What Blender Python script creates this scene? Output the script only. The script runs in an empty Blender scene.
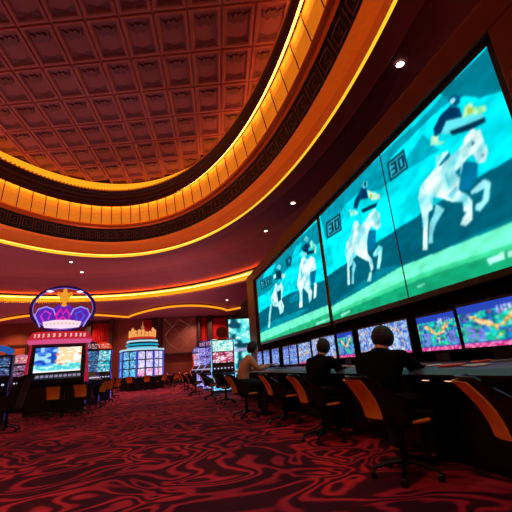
import bpy, bmesh, math, random
import numpy as np
from mathutils import Vector, Matrix, noise as mnoise
random.seed(7)
SC = bpy.context.scene
COL = SC.collection
PI = math.pi

# ---------------------------------------------------------------- camera
VV = (175.0, -850.0); FW = (168.0, 371.0)
v_ = np.array([VV[0]-256, VV[1]-256]); g_ = np.array([FW[0]-256, FW[1]-256])
FPX = math.sqrt(-(v_ @ g_))
cU = np.array([v_[0], v_[1], FPX]); cU /= np.linalg.norm(cU)
cF = np.array([g_[0], g_[1], FPX]); cF /= np.linalg.norm(cF)
cR = np.cross(cF, cU)
if cR[0] < 0: cR = -cR
EYE = 1.0
cam = bpy.data.cameras.new('camera')
cam.lens = FPX/512*36; cam.sensor_width = 36; cam.clip_end = 200
co = bpy.data.objects.new('camera', cam); COL.objects.link(co)
M = Matrix(((cR[0], -cR[1], -cR[2], 0), (cF[0], -cF[1], -cF[2], 0), (cU[0], -cU[1], -cU[2], EYE), (0, 0, 0, 1)))
co.matrix_world = M
SC.camera = co
def proj_np(x, y, z):
    z = z-EYE
    p = [x*cR[i]+y*cF[i]+z*cU[i] for i in range(3)]
    return 256+FPX*p[0]/p[2], 256+FPX*p[1]/p[2]

# ---------------------------------------------------------------- materials
def lin(c):
    return tuple((v/255/12.92 if v/255 <= .04045 else ((v/255+.055)/1.055)**2.4) for v in c)
def mat(name, rgb, rough=.6, metal=0, emit=None, es=1, noise=0, nscale=8, bump=0, spec=.5):
    m = bpy.data.materials.new(name); m.use_nodes = True
    nt = m.node_tree; b = nt.nodes['Principled BSDF']
    c = lin(rgb)
    b.inputs['Base Color'].default_value = (*c, 1)
    b.inputs['Roughness'].default_value = rough
    b.inputs['Metallic'].default_value = metal
    b.inputs['Specular IOR Level'].default_value = spec
    tc = nt.nodes.new('ShaderNodeTexCoord')
    nz = nt.nodes.new('ShaderNodeTexNoise'); nz.inputs['Scale'].default_value = nscale; nz.inputs['Detail'].default_value = 3
    nt.links.new(tc.outputs['Object'], nz.inputs['Vector'])
    if emit:
        b.inputs['Emission Color'].default_value = (*lin(emit), 1); b.inputs['Emission Strength'].default_value = es
    amt = noise if noise else .12
    mx = nt.nodes.new('ShaderNodeMix'); mx.data_type = 'RGBA'
    mx.inputs[6].default_value = (*[x*(1-amt) for x in c], 1); mx.inputs[7].default_value = (*[min(1, x*(1+amt)) for x in c], 1)
    nt.links.new(nz.outputs['Fac'], mx.inputs[0]); nt.links.new(mx.outputs[2], b.inputs['Base Color'])
    if bump:
        bp = nt.nodes.new('ShaderNodeBump'); bp.inputs['Strength'].default_value = bump; bp.inputs['Distance'].default_value = .02
        nt.links.new(nz.outputs['Fac'], bp.inputs['Height']); nt.links.new(bp.outputs['Normal'], b.inputs['Normal'])
    return m
def glow(name, rgb, es):
    m = bpy.data.materials.new(name); m.use_nodes = True
    nt = m.node_tree; nt.nodes.clear()
    o = nt.nodes.new('ShaderNodeOutputMaterial'); e = nt.nodes.new('ShaderNodeEmission')
    e.inputs['Color'].default_value = (*lin(rgb), 1); e.inputs['Strength'].default_value = es
    nt.links.new(e.outputs[0], o.inputs['Surface'])
    return m
def picmat(name, es=1.0):
    m = bpy.data.materials.new(name); m.use_nodes = True
    nt = m.node_tree; nt.nodes.clear()
    o = nt.nodes.new('ShaderNodeOutputMaterial'); e = nt.nodes.new('ShaderNodeEmission')
    a = nt.nodes.new('ShaderNodeAttribute'); a.attribute_name = 'pic'
    e.inputs['Strength'].default_value = es
    nt.links.new(a.outputs['Color'], e.inputs['Color']); nt.links.new(e.outputs[0], o.inputs['Surface'])
    return m
BLACK = mat('black_lacquer', (10, 9, 12), .35)
BLACKM = mat('black_matte', (5, 5, 7), .9, spec=.2)
CHROME = mat('chrome', (170, 165, 170), .2, 1)
DKMETAL = mat('dark_metal', (40, 38, 42), .35, 1)
ORANGE = mat('orange_upholstery', (255, 150, 48), .75, noise=.15, nscale=30)
BROWNSEAT = mat('maroon_upholstery', (62, 22, 20), .7)
FRAME = mat('screen_surround_wood', (110, 48, 34), .45, noise=.25, nscale=3)
PLUM = mat('plum_ceiling_paint', (150, 84, 96), .7, noise=.1, nscale=2)
COFFER = mat('coffer_plaster', (138, 84, 94), .65, noise=.12, nscale=4)
GOLDP = mat('glowing_gold_panel', (255, 180, 80), .4, noise=.3, nscale=2.5, emit=(255, 140, 24), es=.42)  # emission added to lift the panels above what the strip gives
CORN = mat('dark_cornice', (70, 34, 26), .4, noise=.3, nscale=6)
COVE = mat('orange_cove_plaster', (225, 150, 85), .7)
FRET = mat('black_fretwork', (22, 14, 16), .4)
FRET2 = mat('bronze_fretwork', (150, 96, 84), .35, .5)
WALLR = mat('red_brown_wall', (130, 52, 36), .6, noise=.2, nscale=1.5)
WALLD = mat('dark_wall', (20, 13, 14), .7)
REDP = mat('red_curtain', (190, 22, 16), .7, noise=.2, nscale=6)
PILLAR = mat('dark_wood_pillar', (52, 22, 22), .45, noise=.3, nscale=3)
PANELM = mat('tan_decor_panel', (128, 62, 50), .6, noise=.25, nscale=5)
DESKM = mat('charcoal_desk_top', (62, 62, 76), .4)
GOLDLINE = glow('gold_led_line', (255, 176, 40), 1.6)
YELCOVE = glow('yellow_led_strip', (255, 150, 20), 7)
ORCOVE = glow('orange_led_strip', (255, 160, 60), 4.5)
LAMPW = glow('warm_lamp', (255, 215, 190), 12)
PIC = picmat('display_image', 1.15)
PICS = picmat('slot_display_image', 1.25)
PAPER = mat('white_paper', (215, 205, 205), .8)
ORPAPER = mat('orange_booklet', (225, 90, 40), .6)
GREYPAPER = mat('grey_form', (120, 118, 135), .8)
SKIN = mat('skin', (196, 138, 110), .55)
HAIR = mat('dark_hair', (9, 7, 7), .6, noise=.4, nscale=60, bump=.4)
TAN = mat('tan_shirt', (205, 148, 110), .8, noise=.12, nscale=14, bump=.2)
NAVY = mat('dark_navy_shirt', (6, 9, 18), .95, spec=.1)
BLKSH = mat('black_shirt', (4, 4, 7), .95, spec=.1)
TROU = mat('dark_trousers', (16, 16, 22), .85)
SHOE = mat('black_shoe', (12, 11, 12), .4)

# ---------------------------------------------------------------- mesh helper
class MB:
    def __init__(s): s.v = []; s.f = []; s.m = []
    def add(s, vs, fs, mi=0, T=None):
        o = len(s.v)
        s.v += [tuple(T @ Vector(p)) if T is not None else tuple(p) for p in vs]
        s.f += [tuple(i+o for i in f) for f in fs]; s.m += [mi]*len(fs); return s
    def box(s, c, d, mi=0, rz=0, T=None, bev=0):
        bm = bmesh.new(); bmesh.ops.create_cube(bm, size=1)
        bmesh.ops.scale(bm, vec=d, verts=bm.verts)
        if bev: bmesh.ops.bevel(bm, geom=bm.edges[:], offset=bev, segments=2, affect='EDGES', profile=.6)
        X = Matrix.Translation(c) @ Matrix.Rotation(rz, 4, 'Z')
        if T is not None: X = T @ X
        s.bm(bm, mi, X); return s
    def bm(s, bm, mi=0, X=Matrix.Identity(4)):
        bm.verts.index_update()
        s.add([v.co.copy() for v in bm.verts], [[v.index for v in f.verts] for f in bm.faces], mi, X); bm.free(); return s
    def lathe(s, prof, n=20, c=(0, 0, 0), mi=0, T=None, sx=1, sy=1, caps=True):
        vs = []; fs = []
        for r, z in prof:
            for k in range(n):
                a = 2*PI*k/n; vs.append((c[0]+sx*r*math.cos(a), c[1]+sy*r*math.sin(a), c[2]+z))
        for i in range(len(prof)-1):
            for k in range(n):
                fs.append((i*n+k, i*n+(k+1) % n, (i+1)*n+(k+1) % n, (i+1)*n+k))
        if caps: fs.append(tuple(range(n))[::-1]); fs.append(tuple((len(prof)-1)*n+k for k in range(n)))
        return s.add(vs, fs, mi, T)
    def tube(s, pts, r, n=8, mi=0, closed=False, T=None):
        P = [Vector(p) for p in pts]; vs = []; fs = []; N = len(P)
        rr = r if isinstance(r, (list, tuple)) else [r]*N
        for i, p in enumerate(P):
            a = P[(i-1) % N] if (closed or i > 0) else p; b = P[(i+1) % N] if (closed or i < N-1) else p
            t = (b-a).normalized(); u = t.cross(Vector((0, 0, 1)))
            if u.length < 1e-3: u = t.cross(Vector((0, 1, 0)))
            u.normalize(); w = t.cross(u)
            for k in range(n):
                an = 2*PI*k/n; vs.append(p+rr[i]*(math.cos(an)*u+math.sin(an)*w))
        for i in range(N if closed else N-1):
            j = (i+1) % N
            for k in range(n): fs.append((i*n+k, i*n+(k+1) % n, j*n+(k+1) % n, j*n+k))
        if not closed: fs.append(tuple(range(n))[::-1]); fs.append(tuple((N-1)*n+k for k in range(n)))
        return s.add(vs, fs, mi, T)
    def prism(s, poly, h0, h1, axis='z', mi=0, T=None):
        n = len(poly)
        def P(a, b, h): return (a, b, h) if axis == 'z' else ((h, a, b) if axis == 'x' else (a, h, b))
        vs = [P(a, b, h0) for a, b in poly]+[P(a, b, h1) for a, b in poly]
        fs = [tuple(range(n))[::-1], tuple(range(n, 2*n))]+[(i, (i+1) % n, n+(i+1) % n, n+i) for i in range(n)]
        return s.add(vs, fs, mi, T)
    def sweep(s, prof, base, N=160, mi=0, a0=0, a1=2*PI, thick=0):
        cx, cy, rx, ry = base; vs = []; fs = []; n = len(prof); full = abs(a1-a0-2*PI) < 1e-6
        K = N if full else N+1
        for k in range(K):
            a = a0+(a1-a0)*k/N; c_, s_ = math.cos(a), math.sin(a)
            for d, z in prof: vs.append((cx+(rx-d)*c_, cy+(ry-d)*s_, z+EYE))
        for k in range(N):
            j = (k+1) % K
            for i in range(n-1): fs.append((k*n+i, j*n+i, j*n+i+1, k*n+i+1))
        return s.add(vs, fs, mi)
    def build(s, name, mats, parent=None, smooth=False, bevel=0, sub=0, loc=None):
        me = bpy.data.meshes.new(name); me.from_pydata(s.v, [], s.f)
        if not isinstance(mats, (list, tuple)): mats = [mats]
        for m in mats: me.materials.append(m)
        me.polygons.foreach_set('material_index', s.m)
        me.update()
        bm = bmesh.new(); bm.from_mesh(me); bmesh.ops.recalc_face_normals(bm, faces=bm.faces); bm.to_mesh(me); bm.free()
        if smooth:
            me.polygons.foreach_set('use_smooth', [True]*len(me.polygons))
            try: me.set_sharp_from_angle(angle=math.radians(40))
            except Exception: pass
        o = bpy.data.objects.new(name, me); COL.objects.link(o)
        if parent: o.parent = parent
        if bevel:
            b = o.modifiers.new('bevel', 'BEVEL'); b.width = bevel; b.segments = 2; b.limit_method = 'ANGLE'
        if sub:
            b = o.modifiers.new('sub', 'SUBSURF'); b.levels = sub; b.render_levels = sub
        if loc: o.location = loc
        return o
def tag(o, label=None, cat=None, group=None, kind=None):
    if label: o['label'] = label
    if cat: o['category'] = cat
    if group: o['group'] = group
    if kind: o['kind'] = kind
    return o
def empty(name, loc=(0, 0, 0), rz=0, label=None, cat=None, group=None):
    o = bpy.data.objects.new(name, None); COL.objects.link(o); o.location = loc; o.rotation_euler = (0, 0, rz); o.empty_display_size = .1
    return tag(o, label, cat, group)
def copy_tree(o, parent=None):
    c = o.copy(); COL.objects.link(c)
    if parent: c.parent = parent
    for ch in list(o.children): copy_tree(ch, c)
    return c
def struct(mb, name, m, **k):
    return tag(mb.build(name, m, **k), kind='structure')

# picture: a grid in the local xz-plane style frame with per-vertex colours
def picture(name, origin, ux, uz, nu, nv, colfn, parent=None, m=None):
    """origin: lower corner; ux, uz: full edge vectors; colfn(U, V, X, Y, Z) -> (N,3) sRGB 0..255"""
    o = np.array(origin, float); a = np.array(ux, float); b = np.array(uz, float)
    u, v = np.meshgrid(np.linspace(0, 1, nu), np.linspace(0, 1, nv))
    P = o[None, None]+u[..., None]*a+v[..., None]*b
    C = colfn(u, v, P)
    C = np.clip(C, 0, 255)/255
    C = np.where(C <= .04045, C/12.92, ((C+.055)/1.055)**2.4)
    vs = P.reshape(-1, 3)
    idx = np.arange(nu*nv).reshape(nv, nu)
    q = np.stack([idx[:-1, :-1], idx[:-1, 1:], idx[1:, 1:], idx[1:, :-1]], -1).reshape(-1, 4)
    me = bpy.data.meshes.new(name); me.from_pydata(vs.tolist(), [], q.tolist()); me.update()
    at = me.color_attributes.new('pic', 'FLOAT_COLOR', 'POINT')
    buf = np.ones((nu*nv, 4), np.float32); buf[:, :3] = C.reshape(-1, 3); at.data.foreach_set('color', buf.ravel())
    me.materials.append(m or PIC)
    ob = bpy.data.objects.new(name, me); COL.objects.link(ob)
    if parent: ob.parent = parent
    return ob
def inpoly(X, Y, poly):
    r = np.zeros(X.shape, bool); n = len(poly)
    for i in range(n):
        x1, y1 = poly[i]; x2, y2 = poly[(i+1) % n]
        c = ((y1 > Y) != (y2 > Y)) & (X < (x2-x1)*(Y-y1)/((y2-y1) or 1e-9)+x1)
        r ^= c
    return r
def vnoise(X, Y, s, seed=0):
    """smooth value noise, numpy"""
    rs = np.random.RandomState(seed); T = rs.rand(64, 64)
    x = X*s; y = Y*s; xi = np.floor(x).astype(int); yi = np.floor(y).astype(int); fx = x-xi; fy = y-yi
    fx = fx*fx*(3-2*fx); fy = fy*fy*(3-2*fy)
    g = lambda a, b: T[a % 64, b % 64]
    return (g(xi, yi)*(1-fx)+g(xi+1, yi)*fx)*(1-fy)+(g(xi, yi+1)*(1-fx)+g(xi+1, yi+1)*fx)*fy
def blur(C, k):
    for _ in range(k):
        C[1:-1, 1:-1] = (C[1:-1, 1:-1]*2+C[:-2, 1:-1]+C[2:, 1:-1]+C[1:-1, :-2]+C[1:-1, 2:])/6
    return C

# ---------------------------------------------------------------- floor, walls
fl = MB(); fl.add([(-18, -5, 0), (6, -5, 0), (6, 31, 0), (-18, 31, 0)], [(0, 1, 2, 3)])
cm = bpy.data.materials.new('swirl_carpet'); cm.use_nodes = True
nt = cm.node_tree; b = nt.nodes['Principled BSDF']; b.inputs['Roughness'].default_value = .95; b.inputs['Specular IOR Level'].default_value = .15
tc = nt.nodes.new('ShaderNodeTexCoord'); mp = nt.nodes.new('ShaderNodeMapping'); mp.inputs['Scale'].default_value = (.85, 1.15, 1)
n1 = nt.nodes.new('ShaderNodeTexNoise'); n1.inputs['Scale'].default_value = .95; n1.inputs['Detail'].default_value = 1.5
n1.inputs['Distortion'].default_value = 1.4
wv = nt.nodes.new('ShaderNodeMath'); wv.operation = 'MULTIPLY'; wv.inputs[1].default_value = 58
sn = nt.nodes.new('ShaderNodeMath'); sn.operation = 'SINE'
cr = nt.nodes.new('ShaderNodeValToRGB'); e = cr.color_ramp.elements
e[0].position = .0; e[0].color = (*lin((66, 16, 36)), 1); e[1].position = 1; e[1].color = (*lin((200, 48, 66)), 1)
x = e.new(.42); x.color = (*lin((90, 18, 36)), 1); x = e.new(.6); x.color = (*lin((160, 32, 50)), 1)
n2 = nt.nodes.new('ShaderNodeTexNoise'); n2.inputs['Scale'].default_value = .7; n2.inputs['Detail'].default_value = 2
mx = nt.nodes.new('ShaderNodeMix'); mx.data_type = 'RGBA'; mx.blend_type = 'MULTIPLY'; mx.inputs[0].default_value = .8
r2 = nt.nodes.new('ShaderNodeValToRGB'); r2.color_ramp.elements[0].position = .4; r2.color_ramp.elements[0].color = (.42, .36, .75, 1)
r2.color_ramp.elements[1].position = .55; r2.color_ramp.elements[1].color = (1, 1, 1, 1)
mr = nt.nodes.new('ShaderNodeMapRange'); mr.inputs[1].default_value = -1; mr.inputs[2].default_value = 1
L = nt.links.new
L(tc.outputs['Object'], mp.inputs[0]); L(mp.outputs[0], n1.inputs['Vector']); L(n1.outputs['Fac'], wv.inputs[0]); L(wv.outputs[0], sn.inputs[0])
L(sn.outputs[0], mr.inputs[0]); L(mr.outputs[0], cr.inputs[0]); L(tc.outputs['Object'], n2.inputs['Vector']); L(n2.outputs['Fac'], r2.inputs[0])
L(cr.outputs[0], mx.inputs[6]); L(r2.outputs[0], mx.inputs[7]); L(mx.outputs[2], b.inputs['Base Color'])
struct(fl, 'floor', cm)

struct(MB().box((-6, 30.1, 3), (24, .2, 6)), 'wall_back', WALLR)
struct(MB().box((-17.6, 13, 3.5), (.2, 36, 7)), 'wall_left', WALLR)
struct(MB().box((5.6, 13, 3.5), (.2, 36, 7)), 'wall_right', WALLD)

# ---------------------------------------------------------------- the oval ceiling
E1 = (-3.2, 6.5, 7.3, 12.35)
NR = 180
# coffered field: skewed grid of recessed trays with a carved motif
cx, cy, rx, ry = E1
ZC = 10.42
u0 = Vector((.905, -.27))*1.12; w0 = Vector((.19, 1.36))*1.12; org = Vector((-.08, 10.05))*1.12
cf = MB()
def inside(p, m=.2): return ((p.x-cx)/(rx-m))**2+((p.y-cy)/(ry-m))**2 < 1
motif = [(-.36, .30), (-.30, .10), (-.16, .0), (0, .06), (.16, .0), (.30, .10), (.36, .30), (.20, .20), (.1, .30), (0, .24), (-.1, .30), (-.20, .20)]
for i in range(-14, 13):
    for j in range(-12, 9):
        o = org+u0*i+w0*j
        if not inside(o+u0*.5+w0*.5, -.55): continue
        def P(a, b2, z): q = o+u0*a+w0*b2; return (q.x, q.y, z+EYE)
        ringz = [(0, ZC+.09), (.03, ZC+.09), (.045, ZC+.005), (.075, ZC), (.12, ZC), (.135, ZC+.02), (.17, ZC+.10)]
        vs = []; fs = []
        for m_, z in ringz:
            mb_ = m_*.72
            vs += [P(m_, mb_, z), P(1-m_, mb_, z), P(1-m_, 1-mb_, z), P(m_, 1-mb_, z)]
        for r in range(len(ringz)-1):
            for k in range(4): fs.append((r*4+k, r*4+(k+1) % 4, r*4+4+(k+1) % 4, r*4+4+k))
        r = (len(ringz)-1)*4; cf.add(vs, fs[:12], 2); cf.add(vs, fs[12:]+[(r, r+1, r+2, r+3)])
        # carved wing motif hanging slightly below the tray bottom
        n = len(motif)
        vs = [P(.5+a*.86, .44-b2*.80, ZC+.10) for a, b2 in motif]+[P(.5+a*.8, .43-b2*.76, ZC+.04) for a, b2 in motif]
        fs = [tuple(range(n, 2*n))]+[(k, (k+1) % n, n+(k+1) % n, n+k) for k in range(n)]
        cf.add(vs, fs, 1)
        vs = [P(a, b2, z) for a, b2, z in ((.24, .74, ZC+.095), (.5, .80, ZC+.095), (.76, .74, ZC+.095), (.80, .85, ZC+.04), (.5, .87, ZC+.04), (.2, .85, ZC+.04))]
        cf.add(vs, [(0, 1, 2, 3, 4, 5)], 1)  # dark crescent painted in for the shadow at the tray's far side
        # joint groove
struct(cf, 'ceiling', [COFFER, mat('motif_and_crescent_shade', (96, 50, 56), .5, noise=.5, nscale=9), mat('rose_moulding', (170, 104, 104), .6, noise=.1)])
cap = MB(); cap.sweep([(-.7, ZC+.24), (-.7, ZC+.6)], E1, NR); cap.v += [(cx+(rx+.7)*math.cos(2*PI*k/NR), cy+(ry+.7)*math.sin(2*PI*k/NR), ZC+.6+EYE) for k in range(NR)]
cap.f.append(tuple(range(len(cap.v)-NR, len(cap.v)))); cap.m.append(0)
struct(cap, 'ceiling', WALLD)
# upper cove: wall behind, ledge, lip
struct(MB().sweep([(-.1, ZC+.3), (-.1, 9.44), (.78, 9.44), (.82, 9.48), (.88, 9.46), (.88, 9.38)], E1, NR), 'trim_1', CORN, smooth=True)
struct(MB().sweep([(.24, 9.75), (-.04, 10.38), (-.08, 10.37), (.20, 9.74), (.24, 9.75)], E1, NR), 'trim_2', glow('amber_cove_strip', (255, 152, 26), 1.35))
struct(MB().sweep([(.56, 9.46), (.56, 9.49), (.50, 9.49), (.50, 9.46), (.56, 9.46)], E1, NR), 'trim_25', glow('rose_cove_strip', (255, 115, 70), 20))
struct(MB().sweep([(.90+.02*math.cos(q*PI/3), 9.44+.02*math.sin(q*PI/3)) for q in range(7)], E1, NR), 'trim_26', mat('glowing_gilt_lip', (235, 130, 50), .35, .3, emit=(200, 80, 20), es=.25))  # slight emission added; the gilt bead itself is no lamp
# dentils along the lip
dn = MB()
for k in range(260):
    a = 2*PI*k/260
    dn.box((cx+(rx-.86)*math.cos(a), cy+(ry-.86)*math.sin(a), 9.49+EYE), (.06, .08, .06), rz=a)
struct(dn, 'trim_3', mat('gilt_dentils', (200, 110, 40), .4, .3))
struct(MB().sweep([(.88, 9.38), (.84, 9.34), (.90, 9.28), (.84, 9.22), (.92, 9.14), (.86, 9.0), (.94, 8.86), (.88, 8.74), (1.0, 8.66), (1.0, 8.46), (.97, 8.46), (.97, 8.58), (.8, 8.58)], E1, NR), 'trim_4', CORN, smooth=True)
# gilt panels with added glow, and ribs
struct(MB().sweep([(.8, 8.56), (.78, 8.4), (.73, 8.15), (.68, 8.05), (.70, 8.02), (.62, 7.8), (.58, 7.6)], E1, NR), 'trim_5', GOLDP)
rb = MB()
for k in range(84):
    a = 2*PI*(k+.5)/84; c_, s_ = math.cos(a), math.sin(a)
    pts = [(cx+(rx-d-.02)*c_, cy+(ry-d-.02)*s_, z+EYE) for d, z in ((.82, 8.55), (.75, 8.15), (.70, 8.0), (.62, 7.62))]
    rb.tube(pts, .022, 5)
struct(rb, 'trim_6', mat('bronze_ribs', (96, 40, 14), .4, .4))
struct(MB().sweep([(.95, 8.53), (.95, 8.56), (.88, 8.56), (.88, 8.53), (.95, 8.53)], E1, NR), 'trim_7', glow('gilt_panel_strip', (255, 160, 50), 14))
struct(MB().sweep([(.58, 7.6), (.66, 7.6), (.68, 7.55), (.62, 7.5), (.50, 7.5), (.44, 7.42)], E1, NR), 'trim_8', mat('gilt_bead', (225, 120, 40), .35, .5), smooth=True)
# black fretwork band
struct(MB().sweep([(.5, 7.5), (.36, 7.42), (.16, 6.84), (.26, 6.8), (.26, 6.74)], E1, NR), 'trim_9', FRET)
ft = MB()
for k in range(96):
    a = 2*PI*(k+.5)/96; c_, s_ = math.cos(a), math.sin(a)
    def Q(da, t, off=.03):
        d = .36+(.16-.36)*t; z = 7.42+(6.84-7.42)*t; aa = a+da
        return (cx+(rx-d-off)*math.cos(aa), cy+(ry-d-off)*math.sin(aa), z+EYE)
    w = 2*PI/96
    ft.tube([Q(-.3*w, .2), Q(.3*w, .2), Q(.3*w, .8), Q(-.3*w, .8)], .022, 4, closed=True)
    ft.tube([Q(-.12*w, .35), Q(.12*w, .5), Q(-.12*w, .65)], .018, 4)
    ft.tube([Q(.5*w, .05), Q(.5*w, .95)], .016, 4)
struct(ft, 'trim_10', FRET2)
# orange cove and the thin gold line
struct(MB().sweep([(.26, 6.74), (-.18, 6.74), (-.26, 6.6), (-.28, 6.4), (-.2, 6.2), (-.06, 6.06), (.02, 6.02)], E1, NR), 'trim_11', COVE, smooth=True)
struct(MB().sweep([(.17, 6.76), (.17, 6.80), (.10, 6.80), (.10, 6.76), (.17, 6.76)], E1, NR), 'trim_12', WALLD)
struct(MB().sweep([(-.14, 6.14), (-.14, 6.17), (-.08, 6.13), (-.08, 6.10), (-.14, 6.14)], E1, NR), 'trim_13', ORCOVE)
struct(MB().sweep([(.04, 6.03), (.055, 5.985), (.01, 5.96), (-.02, 6.0), (.04, 6.03)], E1, NR), 'trim_14', GOLDLINE)
struct(MB().sweep([(0, 5.96), (-.06, 5.93), (-.42, 5.93), (-.46, 5.9), (-.5, 5.93), (-.5, 6.0)], E1, NR), 'trim_15', PLUM, smooth=True)
# flat plum ceiling between the inner oval and the outer one, dropping to the outer cove
E2 = (-5.5, 9.0, 12.9, 15.2)
pl = MB(); N = 180
vs = []; fs = []
for k in range(N):
    a = 2*PI*k/N
    vs.append((cx+(rx+.5)*math.cos(a), cy+(ry+.5)*math.sin(a), 6.0+EYE))
def e2pt(a, d, z): return (E2[0]+(E2[2]-d)*math.cos(a), E2[1]+(E2[3]-d)*math.sin(a), z+EYE)
prof2 = [(1.9, 6.0), (1.5, 5.84), (1.1, 5.58), (.7, 5.26), (.35, 5.0)]
# match by angle on the outer ellipse: cast from the inner centre
for k in range(N):
    a = 2*PI*k/N; dx, dy = (rx)*math.cos(a), (ry)*math.sin(a)
    A_, B_ = E2[2]-1.9, E2[3]-1.9; px_, py_ = cx-E2[0], cy-E2[1]
    qa = (dx/A_)**2+(dy/B_)**2; qb = 2*(px_*dx/A_**2+py_*dy/B_**2); qc = (px_/A_)**2+(py_/B_)**2-1
    t = (-qb+math.sqrt(qb*qb-4*qa*qc))/(2*qa)
    vs.append((cx+dx*t, cy+dy*t, 6.0+EYE))
for k in range(N): fs.append((k, (k+1) % N, N+(k+1) % N, N+k))
pl.add(vs, fs)
pl.sweep(prof2, E2, N)
struct(pl, 'ceiling', PLUM)
struct(MB().sweep([(.35, 5.0), (.52, 4.97), (.55, 5.04), (.58, 5.03), (.56, 4.92), (.3, 4.92)], E2, NR), 'trim_16', CORN)
struct(MB().sweep([(.3, 4.92), (.12, 4.91), (.03, 4.86), (.0, 4.76), (.04, 4.66), (.2, 4.63)], E2, NR), 'trim_17', mat('yellow_cove_plaster', (255, 180, 70), .6), smooth=True)
struct(MB().sweep([(.26, 4.875), (.26, 4.90), (.20, 4.90), (.20, 4.875), (.26, 4.875)], E2, NR), 'trim_18', glow('outer_cove_strip', (255, 195, 70), 15))
struct(MB().sweep([(.49, 5.0), (.49, 5.02), (.43, 5.02), (.43, 5.0), (.49, 5.0)], E2, NR), 'trim_19', glow('outer_red_strip', (255, 110, 40), 22))
struct(MB().sweep([(.2, 4.63), (.22, 4.58), (.16, 4.54), (.0, 4.52), (-.3, 4.52)], E2, NR), 'trim_20', PLUM)
# crystal drops along the outer cove lip
cd = MB()
for k in range(330):
    a = PI*.12+PI*.88*k/330
    c0 = e2pt(a, .22, 4.55)
    cd.lathe([(.0, -.05), (.03, 0), (.0, .05)], 5, c0)
struct(cd, 'trim_21', mat('crystal_beads', (235, 190, 170), .15, .2))
# lower soffit behind the outer oval, with scalloped front edge lines
sf = MB(); vs = []; fs = []
K = 120
for k in range(K+1):
    a = PI*.02+PI*.96*k/K
    vs.append(e2pt(a, -.3, 4.52)); vs.append((E2[0]+30*math.cos(a), E2[1]+30*math.sin(a), 4.52+EYE))
for k in range(K): fs.append((2*k, 2*k+1, 2*k+3, 2*k+2))
sf.add(vs, fs)
struct(sf, 'ceiling', PLUM)
scp = []
for i in range(41):
    t = i/40; scp.append((-12.6+9.5*t, 29.6-2.7*math.sin(PI*t)))
for i in range(1, 41):
    t = i/40; scp.append((-3.1+7.7*t, 29.6-1.8*t-3.6*math.sin(PI*t)**.8))
for i in range(1, 11):
    t = i/10; scp.append((4.6+1.3*t, 27.8-1.2*math.sin(PI*t/2)))
for i in range(1, 16):
    t = i/15; scp.insert(0, (-12.6-4.8*t, 29.6-2.0*math.sin(PI*t)))
so = MB(); vs = []; fs = []
for xx, yy in scp: vs += [(xx, yy, 4.515+EYE), (xx, yy, 4.28+EYE), (xx, yy+.25, 4.22+EYE), (xx, 30.05, 4.22+EYE)]
for i in range(len(scp)-1):
    for r in range(3): fs.append((4*i+r, 4*i+4+r, 4*i+5+r, 4*i+1+r))
so.add(vs, fs)
struct(so, 'trim_22', PLUM)
gl = MB().tube([(xx, yy-.06, 4.33+EYE) for xx, yy in scp], .075, 6)
struct(gl, 'trim_23', glow('scallop_led', (255, 150, 28), 1.3))

# ---------------------------------------------------------------- downlights and added fill spots
def spot(x, y, z, p, col=(1, .62, .55), ang=130, r=.08):
    l = bpy.data.lights.new('downlight_or_fill_beam', 'SPOT'); l.energy = p; l.color = col; l.spot_size = math.radians(ang); l.spot_blend = .9; l.shadow_soft_size = r
    o = bpy.data.objects.new('downlight_or_fill_beam', l); COL.objects.link(o); o.location = (x, y, z); return o
def unproj(px, py, z):
    d = np.array([px-256, py-256, FPX]); w = np.array([d@cR, d@cF, d@cU]); k = (z-EYE)/w[2]; return w[0]*k, w[1]*k
DL = [((400, 64), 7.0, 'bright recessed downlight above the near end of the big screens', 1.1),
      ((293, 203), 7.0, 'recessed downlight above the middle of the big screens', 1.1),
      ((266, 231), 7.0, 'recessed downlight above the far corner of the big screens', 1.1),
      ((224, 252), 7.0, 'recessed downlight left of the big screens in the plum ceiling', 1),
      ((158, 270), 7.0, 'recessed downlight in the plum ceiling above the slot tower', 1.2),
      ((82, 272), 7.0, 'recessed downlight above the right shoulder of the crown ring', 1.1),
      ((71, 262), 7.0, 'recessed downlight highest above the crown ring', 1),
      ((126, 285), 6.6, 'tiny recessed downlight between crown ring and slot tower, near the orange cove', 1),
      ((91, 282), 6.7, 'tiny recessed downlight just right of the crown ring, by the cove', 1),
      ((227, 300), 5.52, 'recessed downlight in the low soffit above the red curtains', 1),
      ((245, 313), 5.52, 'small recessed downlight in the low soffit above the portrait display', 1)]
for (px, py), z, lab, s in DL:
    if z > 6.5: z = 7.0
    x, y = unproj(px, py, z-.01)
    t = empty('recessed_downlight', (x, y, z-.012), 0, lab, 'downlight', 'recessed downlights in the ceiling')
    MB().lathe([(.075*s, 0), (.10*s, 0), (.105*s, -.02), (.075*s, -.012), (.075*s, 0)], 20, caps=False).build('trim_ring', CHROME, t)
    MB().lathe([(.0, .0), (.08*s, 0), (.08*s, -.008), (.0, -.012)], 16, caps=False).build('lens', LAMPW, t)
    spot(x, y, z-.05, 75)
for k in range(12):
    a = 2*PI*(k+.3)/12; c_, s_ = math.cos(a), math.sin(a)
    pass
def up(x, y, z, p, col=(1, .42, .5)):
    o = spot(x, y, z, p, col, 165, .15); o.rotation_euler = (PI, 0, 0)
for x, y, p in ((-3.3, 13.2, 200), (-8.5, 12, 260), (0, 21, 200), (-7.5, 17, 200), (-6, 25.5, 200), (-11, 25, 260), (1.2, 25.5, 200), (4.4, 11, 60)): up(x, y, 2.4 if y < 24 else .4, p)  # unseen pink uplights added to fill the ceiling, no fixtures behind them
for a_, b_ in ((96, 2.5), (148, 2.5), (203, 2.5), (220, 2.5)):
    pass
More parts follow.
